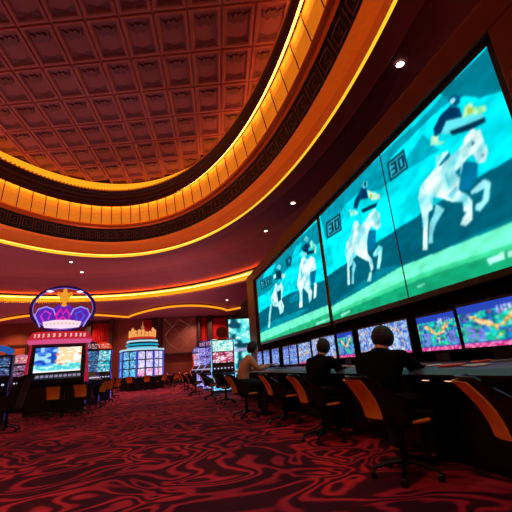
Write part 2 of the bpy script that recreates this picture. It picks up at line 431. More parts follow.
for x, y in ((-4, 20.5), (-1, 20.8), (-8, 19.5), (2.5, 18), (-10.5, 14), (-10.8, 8), (-10.5, 2)):
    spot(x, y, 6.9, 420, (1, .66, .7))  # extra spots without fixtures, added to light carpet and hall
for x, y in ((-9, 26), (-4, 26), (0, 26), (3, 25)):
    spot(x, y, 5.5, 420, (1, .6, .5), 140)  # fixtureless fill added to brighten the back of the hall

for x in (-13.5, -11, -8.2, -5.7, -2.2, 2.1, 3.8): spot(x, 28.6, 5.15, 420 if x > -10 else 650, (1, .58, .42) if x > -10 else (1, .48, .2), 130)  # added wash on curtains and back wall, oranger at left, no lamps modelled
for x, y, z in ((-1.5, -1.5, 7.5), (-3.5, 2.5, 9), (-1, 5, 8)): spot(x, y, z, 250, (1, .72, .6), 100)  # unseen fill spots under the dome, added to brighten the orange chairs
# ---------------------------------------------------------------- back wall dressing
def bx(x0, x1, z0, z1, y=29.9, d=.2): return MB().box(((x0+x1)/2, y, (z0+z1)/2), (x1-x0, d, z1-z0))
def X30(px, y=29.9, py=345):
    d = np.array([px-256, py-256, FPX]); w = np.array([d@cR, d@cF, d@cU]); return w[0]/w[1]*y
def curtain(p0, p1, z0, z1, lab, m=REDP):
    x0, x1 = X30(p0), X30(p1); n = max(4, int((x1-x0)/.12)); f = MB(); vs = []; fs = []
    for i in range(n*4+1):
        t = i/(n*4); x_ = x0+(x1-x0)*t; y_ = 29.72+.06*math.sin(t*n*2*PI)
        vs += [(x_, y_, z0), (x_, y_, z1), (x_, 29.95, z0), (x_, 29.95, z1)]
    for i in range(n*4):
        fs += [(4*i, 4*i+4, 4*i+5, 4*i+1), (4*i+2, 4*i+3, 4*i+7, 4*i+6), (4*i+1, 4*i+5, 4*i+7, 4*i+3), (4*i, 4*i+2, 4*i+6, 4*i+4)]
    fs += [(0, 1, 3, 2), (16*n, 16*n+2, 16*n+3, 16*n+1)]
    f.add(vs, fs)
    return tag(f.build('red_curtain', m), lab, 'curtain', 'red curtains along the back wall')
curtain(92, 109, .05, 4.9, 'tall red curtain on the back wall, left of the slot tower')
curtain(143, 152, .05, 5.1, 'red curtain peeking out just right of the slot tower crown')
curtain(200.3, 207, .05, 5.15, 'narrow bright red curtain between two dark pillars, right of the diamond panel')
curtain(213, 227, .05, 5.0, 'broad red curtain behind the white slot machine on the right aisle')
pp = [(154, 158, 'dark pillar left of the diamond panel'), (198, 200, 'dark pillar touching the right side of the diamond panel'), (207.3, 212, 'dark pillar between the two right red curtains'),
      (227.5, 231, 'dark pillar beside the portrait display'), (109.5, 113, 'dark pillar right of the tall left curtain'), (85, 91, 'dark pillar just left of the tall left curtain')]
for a, b_, lab in pp:
    x0, x1 = X30(a), X30(b_); t = empty('wall_pillar', ((x0+x1)/2, 29.55, 0), 0, lab, 'pillar', 'dark pillars along the back wall')
    w = x1-x0
    MB().box((0, 0, 2.62), (w, .35, 4.9), bev=.02).build('shaft', PILLAR, t)
    MB().box((0, 0, .1), (w+.1, .42, .2), bev=.02).build('plinth', PILLAR, t)
    MB().box((0, 0, 5.12), (w+.1, .42, .12), bev=.02).build('capital', PILLAR, t)
# decorative panel with sparkling crossing curves
x0, x1 = X30(162), X30(197); t = empty('decor_panel', ((x0+x1)/2, 29.85, 0), 0, 'large square brown wall panel with a sparkling diamond pattern', 'wall panel')
w = x1-x0; z0, z1 = 2.3, 5.25
MB().box((0, 0, (z0+z1)/2), (w, .1, z1-z0)).build('field', PANELM, t)
f = MB()
for c, d in (((0, 0, z0), (w+.12, .2, .1)), ((0, 0, z1), (w+.12, .2, .1)), ((-w/2, 0, (z0+z1)/2), (.1, .2, z1-z0)), ((w/2, 0, (z0+z1)/2), (.1, .2, z1-z0))): f.box(c, d)
f.build('frame', PILLAR, t)
zc = (z0+z1)/2; hw = w*.4; hh = (z1-z0)*.42
st = None; SG = glow('stud_glow', (255, 170, 130), .5); pts = []
for s_ in (-1, 1):
    for q in (-1, 1):
        for i in range(13):
            u = i/12; pts.append((s_*hw*math.sin(u*PI/2), q*hh*(1-u)**.8 if s_*q > 0 else q*hh*(1-u)**1.4))
for i in range(17):
    u = i/16*2-1; pts += [(hw*u, hh*u), (hw*u, -hh*u)]
for a_, b_ in pts:
    if st is None: st = MB().lathe([(0, -.03), (.024, 0), (0, .03)], 5).build('sparkle_stud', SG, t); o = st
    else: o = st.copy(); COL.objects.link(o)
    o.location = (a_, -.08, zc+b_)
# plain doorway like panel at far left
x0, x1 = X30(8, py=360), X30(24, py=360)
dd = MB(); dd.box(((x0+x1)/2, 29.95, 1.75), (x1-x0, .06, 3.5))
dr = struct(dd, 'door_1', mat('amber_door', (150, 70, 24), .5, noise=.2))
f = MB()
for c, d in ((((x0+x1)/2, 29.9, 3.56), (x1-x0+.3, .16, .12)), ((x0-.08, 29.9, 1.75), (.14, .16, 3.5)), ((x1+.08, 29.9, 1.75), (.14, .16, 3.5))): f.box(c, d)
struct(f, 'trim_24', PILLAR)
struct(bx(-17, 5.5, 0, .25, 29.93, .14), 'baseboard_back', PILLAR)

# ---------------------------------------------------------------- big video wall
XS = 3.0
vw = empty('video_wall_surround', (3.6, 6.0, 0), 0, 'long dark video wall housing with a brown wooden frame above the betting desk', 'video wall')
ZT, ZB = EYE+2.79, EYE+.68
Y0, Y1, Y2, Y3 = 1.96, 6.0, 6.13, 11.45
def L_(mb): mb.v = [(a-3.6, b2-6.0, c) for a, b2, c in mb.v]; return mb
L_(MB().box((4.3, 5.6, 2.0), (2.4, 15.0, 4.0))).build('housing', BLACKM, vw)
f = MB()
f.prism([(-1.9, ZT+.08), (12.55, ZT+.08), (12.55, ZT+.42), (-1.9, ZT+.42)], XS-.08, XS+.16, axis='x')
f.prism([(11.7, .93), (12.75, .93), (12.75, ZT+.42), (12.55, ZT+.42), (12.55, ZT+.08), (11.7, ZT+.08)], XS-.08, XS+.16, axis='x')
f.prism([(-1.9, .93), (Y0-.09, .93), (Y0-.09, ZT+.08), (-1.9, ZT+.08)], XS-.08, XS+.16, axis='x')
L_(f).build('wood_frame', FRAME, vw, bevel=.015)
f = MB()
for y0, y1 in ((Y0, Y1), (Y2, Y3)):
    f.box((XS+.04, (y0+y1)/2, ZT+.035), (.12, y1-y0+.16, .07)); f.box((XS+.04, (y0+y1)/2, ZB-.035), (.12, y1-y0+.16, .07))
    f.box((XS+.04, y0-.04, (ZT+ZB)/2), (.12, .075, ZT-ZB+.14)); f.box((XS+.04, y1+.04, (ZT+ZB)/2), (.12, .075, ZT-ZB+.14))
L_(f).build('bezel', BLACK, vw)

# polygons of the race picture (traced on the flat display surface), colours sRGB
W_ = (225, 252, 250)
def board(tl, tr, br, bl):
    tl, tr, br, bl = map(np.array, (tl, tr, br, bl))
    def q(u, v): p = (tl*(1-u)+tr*u)*(1-v)+(bl*(1-u)+br*u)*v; return (float(p[0]), float(p[1]))
    out = [((0, 45, 66), [q(0, 0), q(1, 0), q(1, 1), q(0, 1)]), ((40, 165, 185), [q(.08, .1), q(.92, .1), q(.92, .9), q(.08, .9)])]
    D = (0, 45, 66)
    for x0, y0, x1, y1 in ((.16, .2, .46, .3), (.16, .46, .46, .56), (.16, .72, .46, .82), (.36, .2, .48, .82), (.56, .2, .66, .82), (.78, .2, .88, .82), (.56, .2, .88, .3), (.56, .72, .88, .82)):
        out.append((D, [q(x0, y0), q(x1, y0), q(x1, y1), q(x0, y1)]))
    return out
near_pic = [
 ((0, 92, 112), [(300, 296), (336, 270), (379, 241), (422, 213), (470, 183), (560, 128), (560, 300), (300, 340)]),
 ((0, 120, 140), [(300, 330), (380, 268), (420, 262), (470, 236), (560, 196), (560, 240), (400, 300)]),
 ((110, 245, 200), [(300, 325), (336, 304), (370, 285), (400, 267), (468, 240), (560, 203), (560, 400), (300, 400)]),
 ((60, 210, 150), [(300, 330), (336, 311), (400, 282), (439, 267), (560, 228), (560, 400), (300, 400)]),
 ((18, 160, 112), [(300, 333), (336, 314), (400, 287), (439, 272), (560, 234), (560, 400), (300, 400)]),
 ((0, 150, 172), [(320, 214), (360, 174), (420, 120), (488, 49), (500, 75), (470, 84), (430, 118), (398, 150), (372, 180), (345, 205), (326, 240)]),
 ((0, 120, 140), [(440, 93), (488, 47), (505, 90), (480, 98), (465, 96), (450, 102)]),
 ((0, 150, 170), [(364, 175), (386, 152), (394, 178), (380, 190), (366, 192)]),
 ((0, 168, 188), [(423, 134), (408, 156), (398, 175), (440, 150), (436, 148)]),
 ((0, 235, 250), [(330, 250), (345, 232), (360, 212), (366, 226), (350, 246), (335, 262)]),
 # boards
 *board((387, 163), (404, 149), (408, 168), (390, 182)),
 *board((326, 223), (340, 213), (342, 230), (327, 239)),
 # horse, near
 ((120, 205, 215), [(435.5, 204), (445, 209), (436.4, 223), (432.8, 234), (433, 243), (428.5, 244), (429.3, 225), (434.6, 211)]),
 ((150, 225, 235), [(470, 191.6), (483.8, 179), (490.9, 182), (489, 200), (480, 211.8), (475, 210), (476, 204), (482, 201), (484.7, 188), (471.5, 195)]),
 ((0, 110, 150), [(460, 160), (478, 163), (477, 180), (470, 190), (456, 190)]),
 (W_, [(469.8, 131), (473, 127), (476, 131), (480.3, 129), (483.8, 140), (488.2, 152), (485.6, 161.7), (477.7, 163.5), (473.3, 154), (468, 157), (463, 164), (461, 174), (458.3, 190),
       (468, 195), (472.4, 201), (472.4, 220), (466, 226), (460, 225), (462.7, 218), (467, 211), (464, 213), (462.7, 202), (452, 202), (440, 198), (432.8, 197),
       (432.8, 209), (428.5, 212.7), (427.6, 235), (427.6, 250), (422.7, 250), (423.2, 230), (421.4, 211), (418, 198.7), (420.5, 186), (429.3, 175), (436.4, 167), (435.5, 156), (447, 151), (452, 155), (462.7, 145), (464.5, 138)]),
 ((120, 200, 215), [(447, 196), (457, 185), (458, 191), (452, 200)]), ((40, 110, 140), [(471, 140), (475, 143), (472, 146)]), ((60, 110, 140), [(481, 154), (484, 155), (483, 158)]),
 ((0, 110, 140), [(440, 166), (451, 156), (449, 152), (438, 166)]), ((0, 130, 160), [(455, 172), (461, 166), (460, 178)]),
 # rider, near
 ((90, 215, 225), [(444, 121), (461, 114), (482, 113), (484, 119), (462, 128), (452, 134), (441, 134)]),
 ((0, 52, 92), [(450.4, 106), (460, 108), (462, 117), (446, 121), (441, 133), (434.6, 137), (433.5, 129), (440, 116)]),
 ((190, 240, 180), [(464.5, 106.4), (470.6, 102), (474, 107), (485.6, 105.5), (487, 110), (480, 114.5), (471.5, 114), (462.7, 119)]),
 ((170, 190, 60), [(468, 108), (473, 108), (472, 113), (467, 114)]),
 ((0, 48, 72), [(484.7, 117), (485.6, 122), (471.5, 129.5), (452, 135.5), (450, 131), (466, 125)]),
 ((205, 250, 215), [(431, 136), (439, 136), (438, 141.5), (446, 140.6), (441.6, 144.6), (430, 145.5)]),
 ((0, 80, 120), [(448.5, 100), (451, 96), (456, 94.5), (460, 97), (460, 102), (456, 106), (450, 106)]), ((150, 225, 240), [(450, 100), (453, 97.5), (456, 99), (453, 104), (450, 104)]),
 # horse, second
 ((110, 205, 215), [(353.6, 260), (356, 265), (354, 274), (354, 284), (351.5, 284), (352, 269)]),
 ((190, 245, 245), [(373, 254), (378.5, 245), (382.5, 247), (381.5, 259), (379.5, 269), (376.5, 269), (378.5, 255), (374, 257)]),
 ((0, 110, 150), [(368, 230), (376, 230), (375.5, 246), (369, 252), (366, 246)]),
 (W_, [(351, 234), (353.6, 222), (357, 220), (360, 226), (365, 221), (370, 213), (374.7, 208), (379.4, 213), (381, 226), (377, 230), (371, 226), (368.5, 232), (367, 243), (367.5, 253), (372.3, 260),
       (373.5, 268), (371, 272), (369, 262), (359.4, 257), (356, 254), (353.6, 257), (352.4, 264), (349.5, 267), (350, 285), (347.5, 285), (347, 262), (345.2, 253), (346.5, 243)]),
 ((190, 245, 240), [(369.5, 272), (372, 272), (371, 281), (367, 282)]),
 ((0, 52, 92), [(363, 185), (366.5, 189), (368, 198), (360, 200), (357, 209), (353.5, 208), (354.8, 200), (359.4, 192)]),
 ((200, 245, 220), [(367, 190), (373, 192), (379.8, 194.5), (380.4, 199), (372, 200.5), (368.5, 197)]), ((200, 200, 60), [(370, 194), (372.5, 194), (372, 199), (370, 198)]),
 ((0, 48, 72), [(377.5, 202.5), (376, 207), (363, 213), (361, 210), (371, 205)]),
 ((210, 250, 225), [(349, 210), (354.8, 210), (358.5, 213.5), (351, 216.5)]),
 ((70, 190, 205), [(361, 186), (364, 181), (368, 181), (368, 186), (364, 189)]), ((0, 60, 85), [(363.5, 184), (366, 181), (366, 187)]),
 # caption marks
 ((175, 250, 225), [(487, 258.5), (504, 252), (505.5, 258.5), (489, 265)]), ((175, 250, 225), [(507, 251.5), (540, 240), (540, 250), (508, 258)]),
 ((150, 240, 205), [(341, 314), (350, 310), (350, 312.5), (341, 317)]), ((120, 225, 190), [(417, 286), (425, 283), (425, 285), (417, 288)])]
far_pic = [
 ((0, 140, 160), [(250, 290), (262, 270), (290, 246), (318, 221), (340, 214), (330, 238), (300, 252), (288, 268), (270, 290), (258, 298)]),
 ((0, 205, 225), [(296, 246), (302, 242), (296, 262), (288, 266)]), ((0, 215, 235), [(264, 272), (276, 263), (272, 274), (262, 283)]),
 ((0, 96, 118), [(256, 316), (262, 311), (288, 294), (300, 290), (330, 278), (340, 276), (340, 330), (256, 345)]),
 ((0, 140, 160), [(256, 335), (270, 322), (300, 310), (310, 308), (290, 322), (262, 336)]),
 ((110, 245, 200), [(256, 336), (264, 331.5), (329, 304.5), (340, 300), (340, 350), (256, 350)]),
 ((40, 180, 125), [(256, 344), (264, 340), (331, 312), (340, 308), (340, 350), (256, 350)]),
 ((150, 245, 215), [(316, 323), (330, 317.5), (330, 319.5), (316, 325)]),
 *board((260, 281), (271, 275), (271.5, 284), (261, 290)),
 ((0, 80, 105), [(285, 260), (289, 256), (292, 257), (291, 266), (287, 268)]), ((60, 170, 190), [(288, 259), (290, 259), (289, 264)]),
 (W_, [(301, 259), (304, 256), (307.6, 260), (311, 256), (314.6, 258), (316, 268.7), (312, 272), (309, 276.6), (310, 286), (312.3, 292), (311.5, 300), (309, 303), (308.3, 294), (303, 287.5), (302.5, 293), (302.5, 307), (299, 308), (299.6, 293), (297, 284), (298.6, 274)]),
 (W_, [(314.4, 282), (317, 284), (316.3, 297), (313.5, 299), (314, 287)]),
 ((0, 100, 140), [(310, 272), (316, 270), (315, 282), (311, 286)]),
 ((0, 50, 80), [(302, 248), (306, 243), (309.5, 245), (308, 252), (304, 254)]), ((120, 220, 225), [(300, 254), (304.4, 251.6), (307.6, 254.7), (303, 257)]),
 ((200, 245, 220), [(310, 241.5), (312, 240), (316.5, 247), (315.8, 254), (311, 249)]), ((90, 200, 210), [(303.5, 240), (306, 235.5), (309, 238), (307, 242)]), ((0, 50, 80), [(307, 251), (314, 250), (314, 253), (307, 255)]),
 (W_, [(271.6, 296), (274, 291), (275.5, 283), (279, 286), (281.8, 281.5), (283, 287), (281.5, 299.7), (284, 306), (283.3, 312), (280, 314.5), (278.5, 307), (273, 306), (270.8, 301)]),
 ((150, 225, 225), [(270.4, 304), (272, 304), (270.8, 315), (269.8, 328), (268, 328), (269, 314)]), ((0, 70, 100), [(277, 292), (281, 290), (281, 300), (278, 302)]),
 ((0, 55, 80), [(275.5, 271), (281, 270.5), (282, 279), (275, 279.5)]), ((190, 245, 225), [(281.8, 273.5), (285.2, 274), (284.3, 278.5), (281, 278)]), ((100, 205, 215), [(276, 268), (278.5, 264), (281, 266), (280, 270)]),
 ((170, 235, 230), [(273.5, 275), (276, 274), (276, 278), (273.6, 279)]), ((0, 130, 155), [(289, 298), (299, 290), (298, 300), (290, 304)])]
def race(polys, base, seed):
    def fn(u, v, P):
        X, Y = proj_np(P[..., 0], P[..., 1], P[..., 2])
        C = np.zeros(u.shape+(3,)); C[:] = base
        # wind blown streaks running with the band direction
        s = vnoise(P[..., 1]*.55+P[..., 2]*.1, P[..., 2]*3.2-P[..., 1]*.55, 1.6, seed)
        s2 = vnoise(P[..., 1]*1.0, P[..., 2]*5-P[..., 1]*.8, 2.0, seed+1)
        C += ((s-.5)*70)[..., None]*np.array([.0, 1, 1])-((1-s2)*26)[..., None]*np.array([0, 1, 1])
        h1 = vnoise(P[..., 1]*2+P[..., 2], P[..., 2]*2, 4, seed+6); h2 = vnoise(P[..., 1], P[..., 2], 14, seed+7)
        for col, pg in polys:
            m = inpoly(X, Y, pg)
            C[m] = np.array(col)
            if col[0] > 180:
                k = (np.clip(h1-.45, 0, 1)*1.5+np.clip(h2-.6, 0, 1)*1.2)[m][:, None]
                C[m] -= k*np.array([150, 60, 45])
        gr = vnoise(P[..., 1]*3+P[..., 2], P[..., 2]*6, 2.5, seed+3)
        C *= (.90+.2*gr)[..., None]
        return blur(C, 3)
    return fn
s1 = picture('near_race_image', (XS-.012-3.6, Y1-6.0, ZB), (0, Y0-Y1, 0), (0, 0, ZT-ZB), 420, 220, lambda u, v, P: race(near_pic, (0, 238, 250), 3)(u, v, P+np.array([3.6, 6.0, 0])), vw)
s2 = picture('far_race_image', (XS-.012-3.6, Y3-6.0, ZB), (0, Y2-Y3, 0), (0, 0, ZT-ZB), 420, 190, lambda u, v, P: race(far_pic, (0, 232, 245), 8)(u, v, P+np.array([3.6, 6.0, 0])), vw)
tag(s1, 'near race horse picture with two white horses'); tag(s2, 'far race horse picture with two smaller horses')
L_(MB().box((XS-.016, 3.8, (ZT+ZB)/2), (.006, .018, ZT-ZB))).build('panel_seam', BLACK, vw)

# ---------------------------------------------------------------- betting desk and monitors
dk = empty('betting_desk', (2.5, 5.5, 0), 0, 'long charcoal betting desk running under the big race screens', 'desk')
f = MB(); f.prism([(2.16, .815), (2.24, .855), (2.90, .896), (2.90, .84), (2.3, .80), (2.18, .795)], -1.9, 12.4, axis='y')
f.v = [(a-2.5, b2-5.5, c) for a, b2, c in f.v]; f.build('worktop', DESKM, dk)
f = MB(); f.box((2.75, 5.25, .42), (.26, 14.3, .83)); f.v = [(a-2.5, b2-5.5, c) for a, b2, c in f.v]; f.build('front_panel', BLACK, dk)
for k in range(7):
    yy = -1.2+2.2*k; f = MB(); f.prism([(2.35, .0), (2.66, 0), (2.66, .81), (2.28, .81)], yy-.02, yy+.02, axis='y'); f.v = [(a-2.5, b2-5.5, c) for a, b2, c in f.v]; f.build('support_panel', BLACK, dk)
for i, (px, lab) in enumerate(((422, 'small warm light glowing under the desk edge beside the seated man in front'), (445, 'small warm light under the desk edge nearest the closest empty chair'))):
    d = np.array([px-256, 381-256, FPX]); w = np.array([d@cR, d@cF, d@cU]); yy = 2.3*w[1]/w[0]
    t = empty('under_desk_light', (2.34, yy, .755), 0, lab, 'light')
    MB().box((0, 0, .015), (.05, .16, .035), bev=.008).build('housing', DKMETAL, t)
    MB().lathe([(0, -.012), (.02, -.008), (.022, 0), (0, .0)], 12, sx=.8, sy=2.4).build('bulb', glow('under_desk_glow', (255, 190, 140), 1.6), t)

def monpic(seed, mode):
    def fn(u, v, P):
        C = np.zeros(u.shape+(3,))
        n = vnoise(u+seed, v*1.0, 11, seed); n2 = vnoise(u*1.3, v, 21, seed+5); n3 = vnoise(u, v+3, 34, seed+9)
        if mode == 0:       # picture with a golden tree
            C[:] = (38, 66, 175); m = (v < .82) & (v > .12)
            C[m] = (20, 80, 120)
            C[..., 0] += np.where(m, (n2 > .62)*90, 0); C[..., 1] += np.where(m, (n > .45)*90+(n3 > .6)*60, 0); C[..., 2] += np.where(m, (n3 > .5)*90, 0)
            w = np.where(v > .42, np.abs(np.abs(u-.52)-(v-.42)**.8*.75)+.05*(n-.5), np.abs(u-.52)*1.9+.03)
            tr = (w < .05+.10*(n2-.4)) & (v > .2) & (v < .72); C[tr] = (235, 140, 70); tr2 = tr & (n2 > .5); C[tr2] = (255, 215, 150)
            sd = ((np.abs(u-.2) < .13) | (np.abs(u-.84) < .12)) & (v < .5) & (v > .16) & (n3 > .45); C[sd] = (120, 130, 235)
            b_ = v < .1; C[b_] = (190, 40, 120); b2 = b_ & (n3 > .55); C[b2] = (255, 140, 190)
            tx = (v > .74) & (v < .86) & (u > .55) & (u < .95) & (np.sin(u*120+seed) > .0) & (n3 > .35); C[tx] = (215, 220, 250)
        elif mode == 1:     # race lists in blue
            C[:] = (60, 95, 190); rows = np.sin(v*60) > .2; C[rows & (n > .35)] = (150, 185, 235); C[(v > .88)] = (40, 60, 150)
            C[(np.abs(u-.5) < .02)] = (20, 30, 70); m = (n2 > .7); C[m] = (190, 200, 235)
        elif mode == 2:     # bright blue and white collage
            C[:] = (70, 120, 215); C[n > .5] = (150, 190, 240); C[n2 > .66] = (235, 225, 220); C[(n3 > .7)] = (40, 70, 160); C[v < .08] = (205, 60, 140); C[(n < .3) & (n2 > .5)] = (230, 180, 120)
        return blur(C, 1)
    return fn
def monitor(y0, y1, z0, z1, seed, mode, lab, h=True):
    w = abs(y1-y0); t = empty('betting_monitor', (2.84, (y0+y1)/2, z0), 0, lab, 'monitor', 'row of touch monitors along the betting desk')
    H = z1-z0
    MB().box((.02, 0, H/2), (.04, w+.04, H+.05), bev=.01).build('bezel', BLACK, t)
    zb = zdesk(2.86)+.003-z0; MB().box((.02, 0, (zb-.03)/2), (.03, .2, -.03-zb)).build('stand', BLACK, t)
    picture('display', (-.003, w/2, 0), (0, -w, 0), (0, 0, H), 56, 36, monpic(seed, mode), t)
def zdesk(x): return .855+(x-2.24)*(.041/.66)+.0015
mons = []
yy = 3.06; k = 0
labs = ['monitor with a golden tree picture, nearest and widest at the right edge', 'narrower golden tree monitor, second from the right edge',
        'monitor right behind the front seated man, right half', 'monitor partly hidden behind the front seated man, left half',
        'colourful monitor just left of the front seated man', 'blue and white monitor just right of the middle seated man',
        'monitor hidden behind the middle seated man', 'pale picture monitor just left of the middle seated man',
        'narrow blue list monitor, right one of the pair left of the middle man', 'narrow blue list monitor, left one of the pair left of the middle man',
        'dim blue list monitor beyond the dark gap, right one of the far three', 'dim blue list monitor, middle one of the far three', 'farthest dim blue monitor, right of the man in the tan shirt']
edges = []
def yof(px, x=2.84, py=340):
    d = np.array([px-256, py-256, FPX]); w = np.array([d@cR, d@cF, d@cU]); return x*w[1]/w[0]
for i, (a, b_) in enumerate([(459, 540), (415.5, 455), (382, 407), (356.5, 379), (337.5, 353), (321, 334.5), (311.5, 319), (297.5, 309.5), (288.5, 295.5), (282, 287.3), (271, 277.5), (262.5, 268), (256.5, 260.5)]):
    dx_ = 5 if i < 2 else (3 if i < 4 else 0); ya, yb = yof(b_+dx_), yof(a+dx_)
    if i < 2: z0, z1 = EYE+.0, EYE+(.405 if i == 0 else .385)
    elif i < 7: z0, z1 = EYE-.0, EYE+.40
    else: z0, z1 = EYE-.06, EYE+.37
    monitor(ya, yb, z0+.01, z1, i*3+1, 0 if i < 2 or i == 4 else (2 if i in (2, 3, 5, 6, 7) else 1), labs[i])

# things on the desk
def flat(name, x, y, w, l, h, rz, m, lab, cat, group, slope=True):
    o = empty(name, (x, y, zdesk(x)), rz, lab, cat, group); o.rotation_euler = (Matrix.Rotation(-math.atan(.0621), 3, 'Y') @ Matrix.Rotation(rz, 3, 'Z')).to_euler(); o.location.z += .002
    MB().box((0, 0, h/2+.001), (w, l, h), bev=min(.002, h*.3)).build('cover' if h > .004 else 'sheet', m, o)
    return o
rn = random.Random(4)
DI = [('betting_booklet', 2.42, yof(446, 2.42), .13, .2, .012, .5, ORPAPER, 'orange booklet lying open on the desk by the closest monitor', 'booklet'),
      ('betting_form', 2.44, yof(470, 2.44), .16, .2, .003, -.35, PAPER, 'white sheet under the closest monitor, between orange booklet and grey form', 'paper'),
      ('betting_booklet', 2.68, yof(476, 2.68), .1, .16, .010, .9, ORPAPER, 'slim orange booklet close below the widest monitor', 'booklet'),
      ('betting_form', 2.72, yof(497, 2.72), .13, .18, .003, .5, GREYPAPER, 'grey form at the rear of the desk, rightmost of the papers', 'paper'),
      ('betting_form', 2.5, yof(433, 2.55), .12, .16, .003, -.5, PAPER, 'white slip beside the hand of the front seated man', 'paper'),
      ('betting_form', 2.6, yof(357, 2.6), .2, .24, .003, .6, PAPER, 'pale slip on the desk, right one of three left of the front man', 'paper'),
      ('betting_form', 2.6, yof(347, 2.6), .2, .24, .003, .5, GREYPAPER, 'grey slip, middle one of three left of the front man', 'paper'),
      ('betting_form', 2.6, yof(335, 2.6), .2, .24, .003, .4, PAPER, 'pale slip, left one of three left of the front man', 'paper'),
      ('betting_form', 2.55, yof(296, 2.55), .2, .3, .003, .4, PAPER, 'white slip on the desk just left of the middle man', 'paper'),
      ('betting_form', 2.55, yof(285, 2.55), .2, .3, .003, -.2, GREYPAPER, 'grey slip under the pair of narrow blue monitors', 'paper'),
      ('betting_booklet', 2.5, yof(278, 2.5), .2, .28, .014, .1, mat('dark_booklet', (50, 50, 60), .6), 'dark booklet on the desk right of the man in the tan shirt', 'booklet')]
for d in DI: flat(*d, 'papers and booklets on the desk')

# ---------------------------------------------------------------- tub chair
def shell(r0, r1, z0, z1, a0, a1, th, topfn=None, n=18, nz=6, rb=None):
    """curved leaf of a tub chair, angles in degrees, 180 = rear; leans out towards the top"""
    vs = []; fs = []
    for i in range(n+1):
        a = math.radians(a0+(a1-a0)*i/n); zt = topfn(a0+(a1-a0)*i/n) if topfn else z1
        for j in range(nz+1):
            t = j/nz; z = z0+(zt-z0)*t; tt = (z-z0)/(z1-z0); r = r0+(r1-r0)*tt
            for q in (0, 1):
                rr = r+(th if q else 0); vs.append((rr*math.cos(a)-.135*max(0, tt)**2.0, rr*math.sin(a)*.95, z))
    S = (nz+1)*2
    for i in range(n):
        for j in range(nz):
            b0 = i*S+j*2; c0 = b0+S
            fs += [(b0, b0+2, c0+2, c0), (b0+1, c0+1, c0+3, b0+3)]
        fs += [(i*S, i*S+S, i*S+S+1, i*S+1), (i*S+nz*2, i*S+nz*2+1, i*S+S+nz*2+1, i*S+S+nz*2)]
    for i in (0, n):
        for j in range(nz):
            b0 = i*S+j*2; fs.append((b0, b0+1, b0+3, b0+2) if i == 0 else (b0, b0+2, b0+3, b0+1))
    return MB().add(vs, fs)
def make_chair(tall=1.0, orange=ORANGE, name='casino_chair'):
    t = empty(name)
    ZB_, ZT_ = .44, .44+.40*tall
    def top(a):
        d = abs(a-180)
        if d < 42: return ZT_
        return ZT_-(ZT_-.64)*min(1, (d-42)/45)**.8
    shell(.225, .262, ZB_, ZT_, 82, 278, .03, top, 28).build('back_shell', BLACK, t, smooth=True)
    shell(.258, .295, ZB_+.045, ZT_-.03, 146, 214, .02, None, 14).build('back_panel', orange, t, smooth=True)
    shell(.205, .242, ZB_+.02, ZT_-.02, 125, 235, .02, None, 14).build('inner_cushion', BLACKM, t, smooth=True)
    f = MB(); f.box((.03, 0, .475), (.46, .42, .09), bev=.035); f.build('seat', BLACKM, t, smooth=True)
    f = MB(); f.tube([(.26*math.cos(a)+.03 if True else 0, .235*math.sin(a), .455) for a in [math.radians(x) for x in range(-100, 101, 10)]], .018, 6); f.build('seat_piping', orange, t, smooth=True)
    f = MB(); f.lathe([(.12, .39), (.12, .42), (.05, .43)], 14); f.build('seat_plate', DKMETAL, t)
    MB().lathe([(.035, .08), (.035, .22), (.025, .23), (.025, .40)], 12).build('pedestal', DKMETAL, t, smooth=True)
    for k in range(5):
        a = 2*PI*k/5+.3
        g = MB().tube([(0.03*math.cos(a), .03*math.sin(a), .125), (.15*math.cos(a), .15*math.sin(a), .11), (.28*math.cos(a), .28*math.sin(a), .075)], [.025, .02, .014], 6).build('base_leg', DKMETAL, t, smooth=True)
        c = MB(); T = Matrix.Translation((.28*math.cos(a), .28*math.sin(a), .033)) @ Matrix.Rotation(a, 4, 'Z') @ Matrix.Rotation(PI/2, 4, 'Y')
        c.lathe([(.02, -.022), (.033, -.018), (.033, .018), (.02, .022)], 12, T=T); c.build('caster', BLACK, g)
    f = MB().tube([(.0, .12, .40), (.02, .2, .395), (.02, .26, .39)], .008, 6); f.build('height_lever', DKMETAL, t)
    return t
proto = make_chair(); protot = make_chair(1.75, BROWNSEAT); used = [False, False]
def place_chair(x, y, deg, lab, group, tall=False):
    p = protot if tall else proto; i = 1 if tall else 0
    o = p if not used[i] else copy_tree(p); used[i] = True
    o.location = (x, y, 0); o.rotation_euler = (0, 0, math.radians(deg)); tag(o, lab, 'chair', group); return o
GD = 'orange backed chairs along the betting desk'
place_chair(2.16, 1.78, -36, 'empty black and orange chair closest to the camera at the right edge', GD)
place_chair(1.99, 3.0, -3, 'orange backed chair under the front seated man', GD)
place_chair(1.98, 4.65, -4, 'orange backed chair of the middle seated man', GD)
place_chair(1.98, 6.25, -6, 'empty orange backed chair between the middle man and the man in the tan shirt', GD)
place_chair(1.56, 7.5, 5, 'chair carrying the man in the tan shirt', GD)
GA = 'chairs along the right aisle slots'
place_chair(1.62, 10.6, -50, 'empty dark chair just behind the man in the tan shirt', GA)
place_chair(1.45, 12.6, -20, 'chair in front of the white slot machine', GA)
place_chair(1.1, 15.3, -10, 'chair left of the white slot machine, by the violet slots', GA)
place_chair(.95, 18.2, 0, 'second farthest chair along the violet slots', GA)
place_chair(.9, 21.0, 0, 'farthest chair along the violet slots', GA)

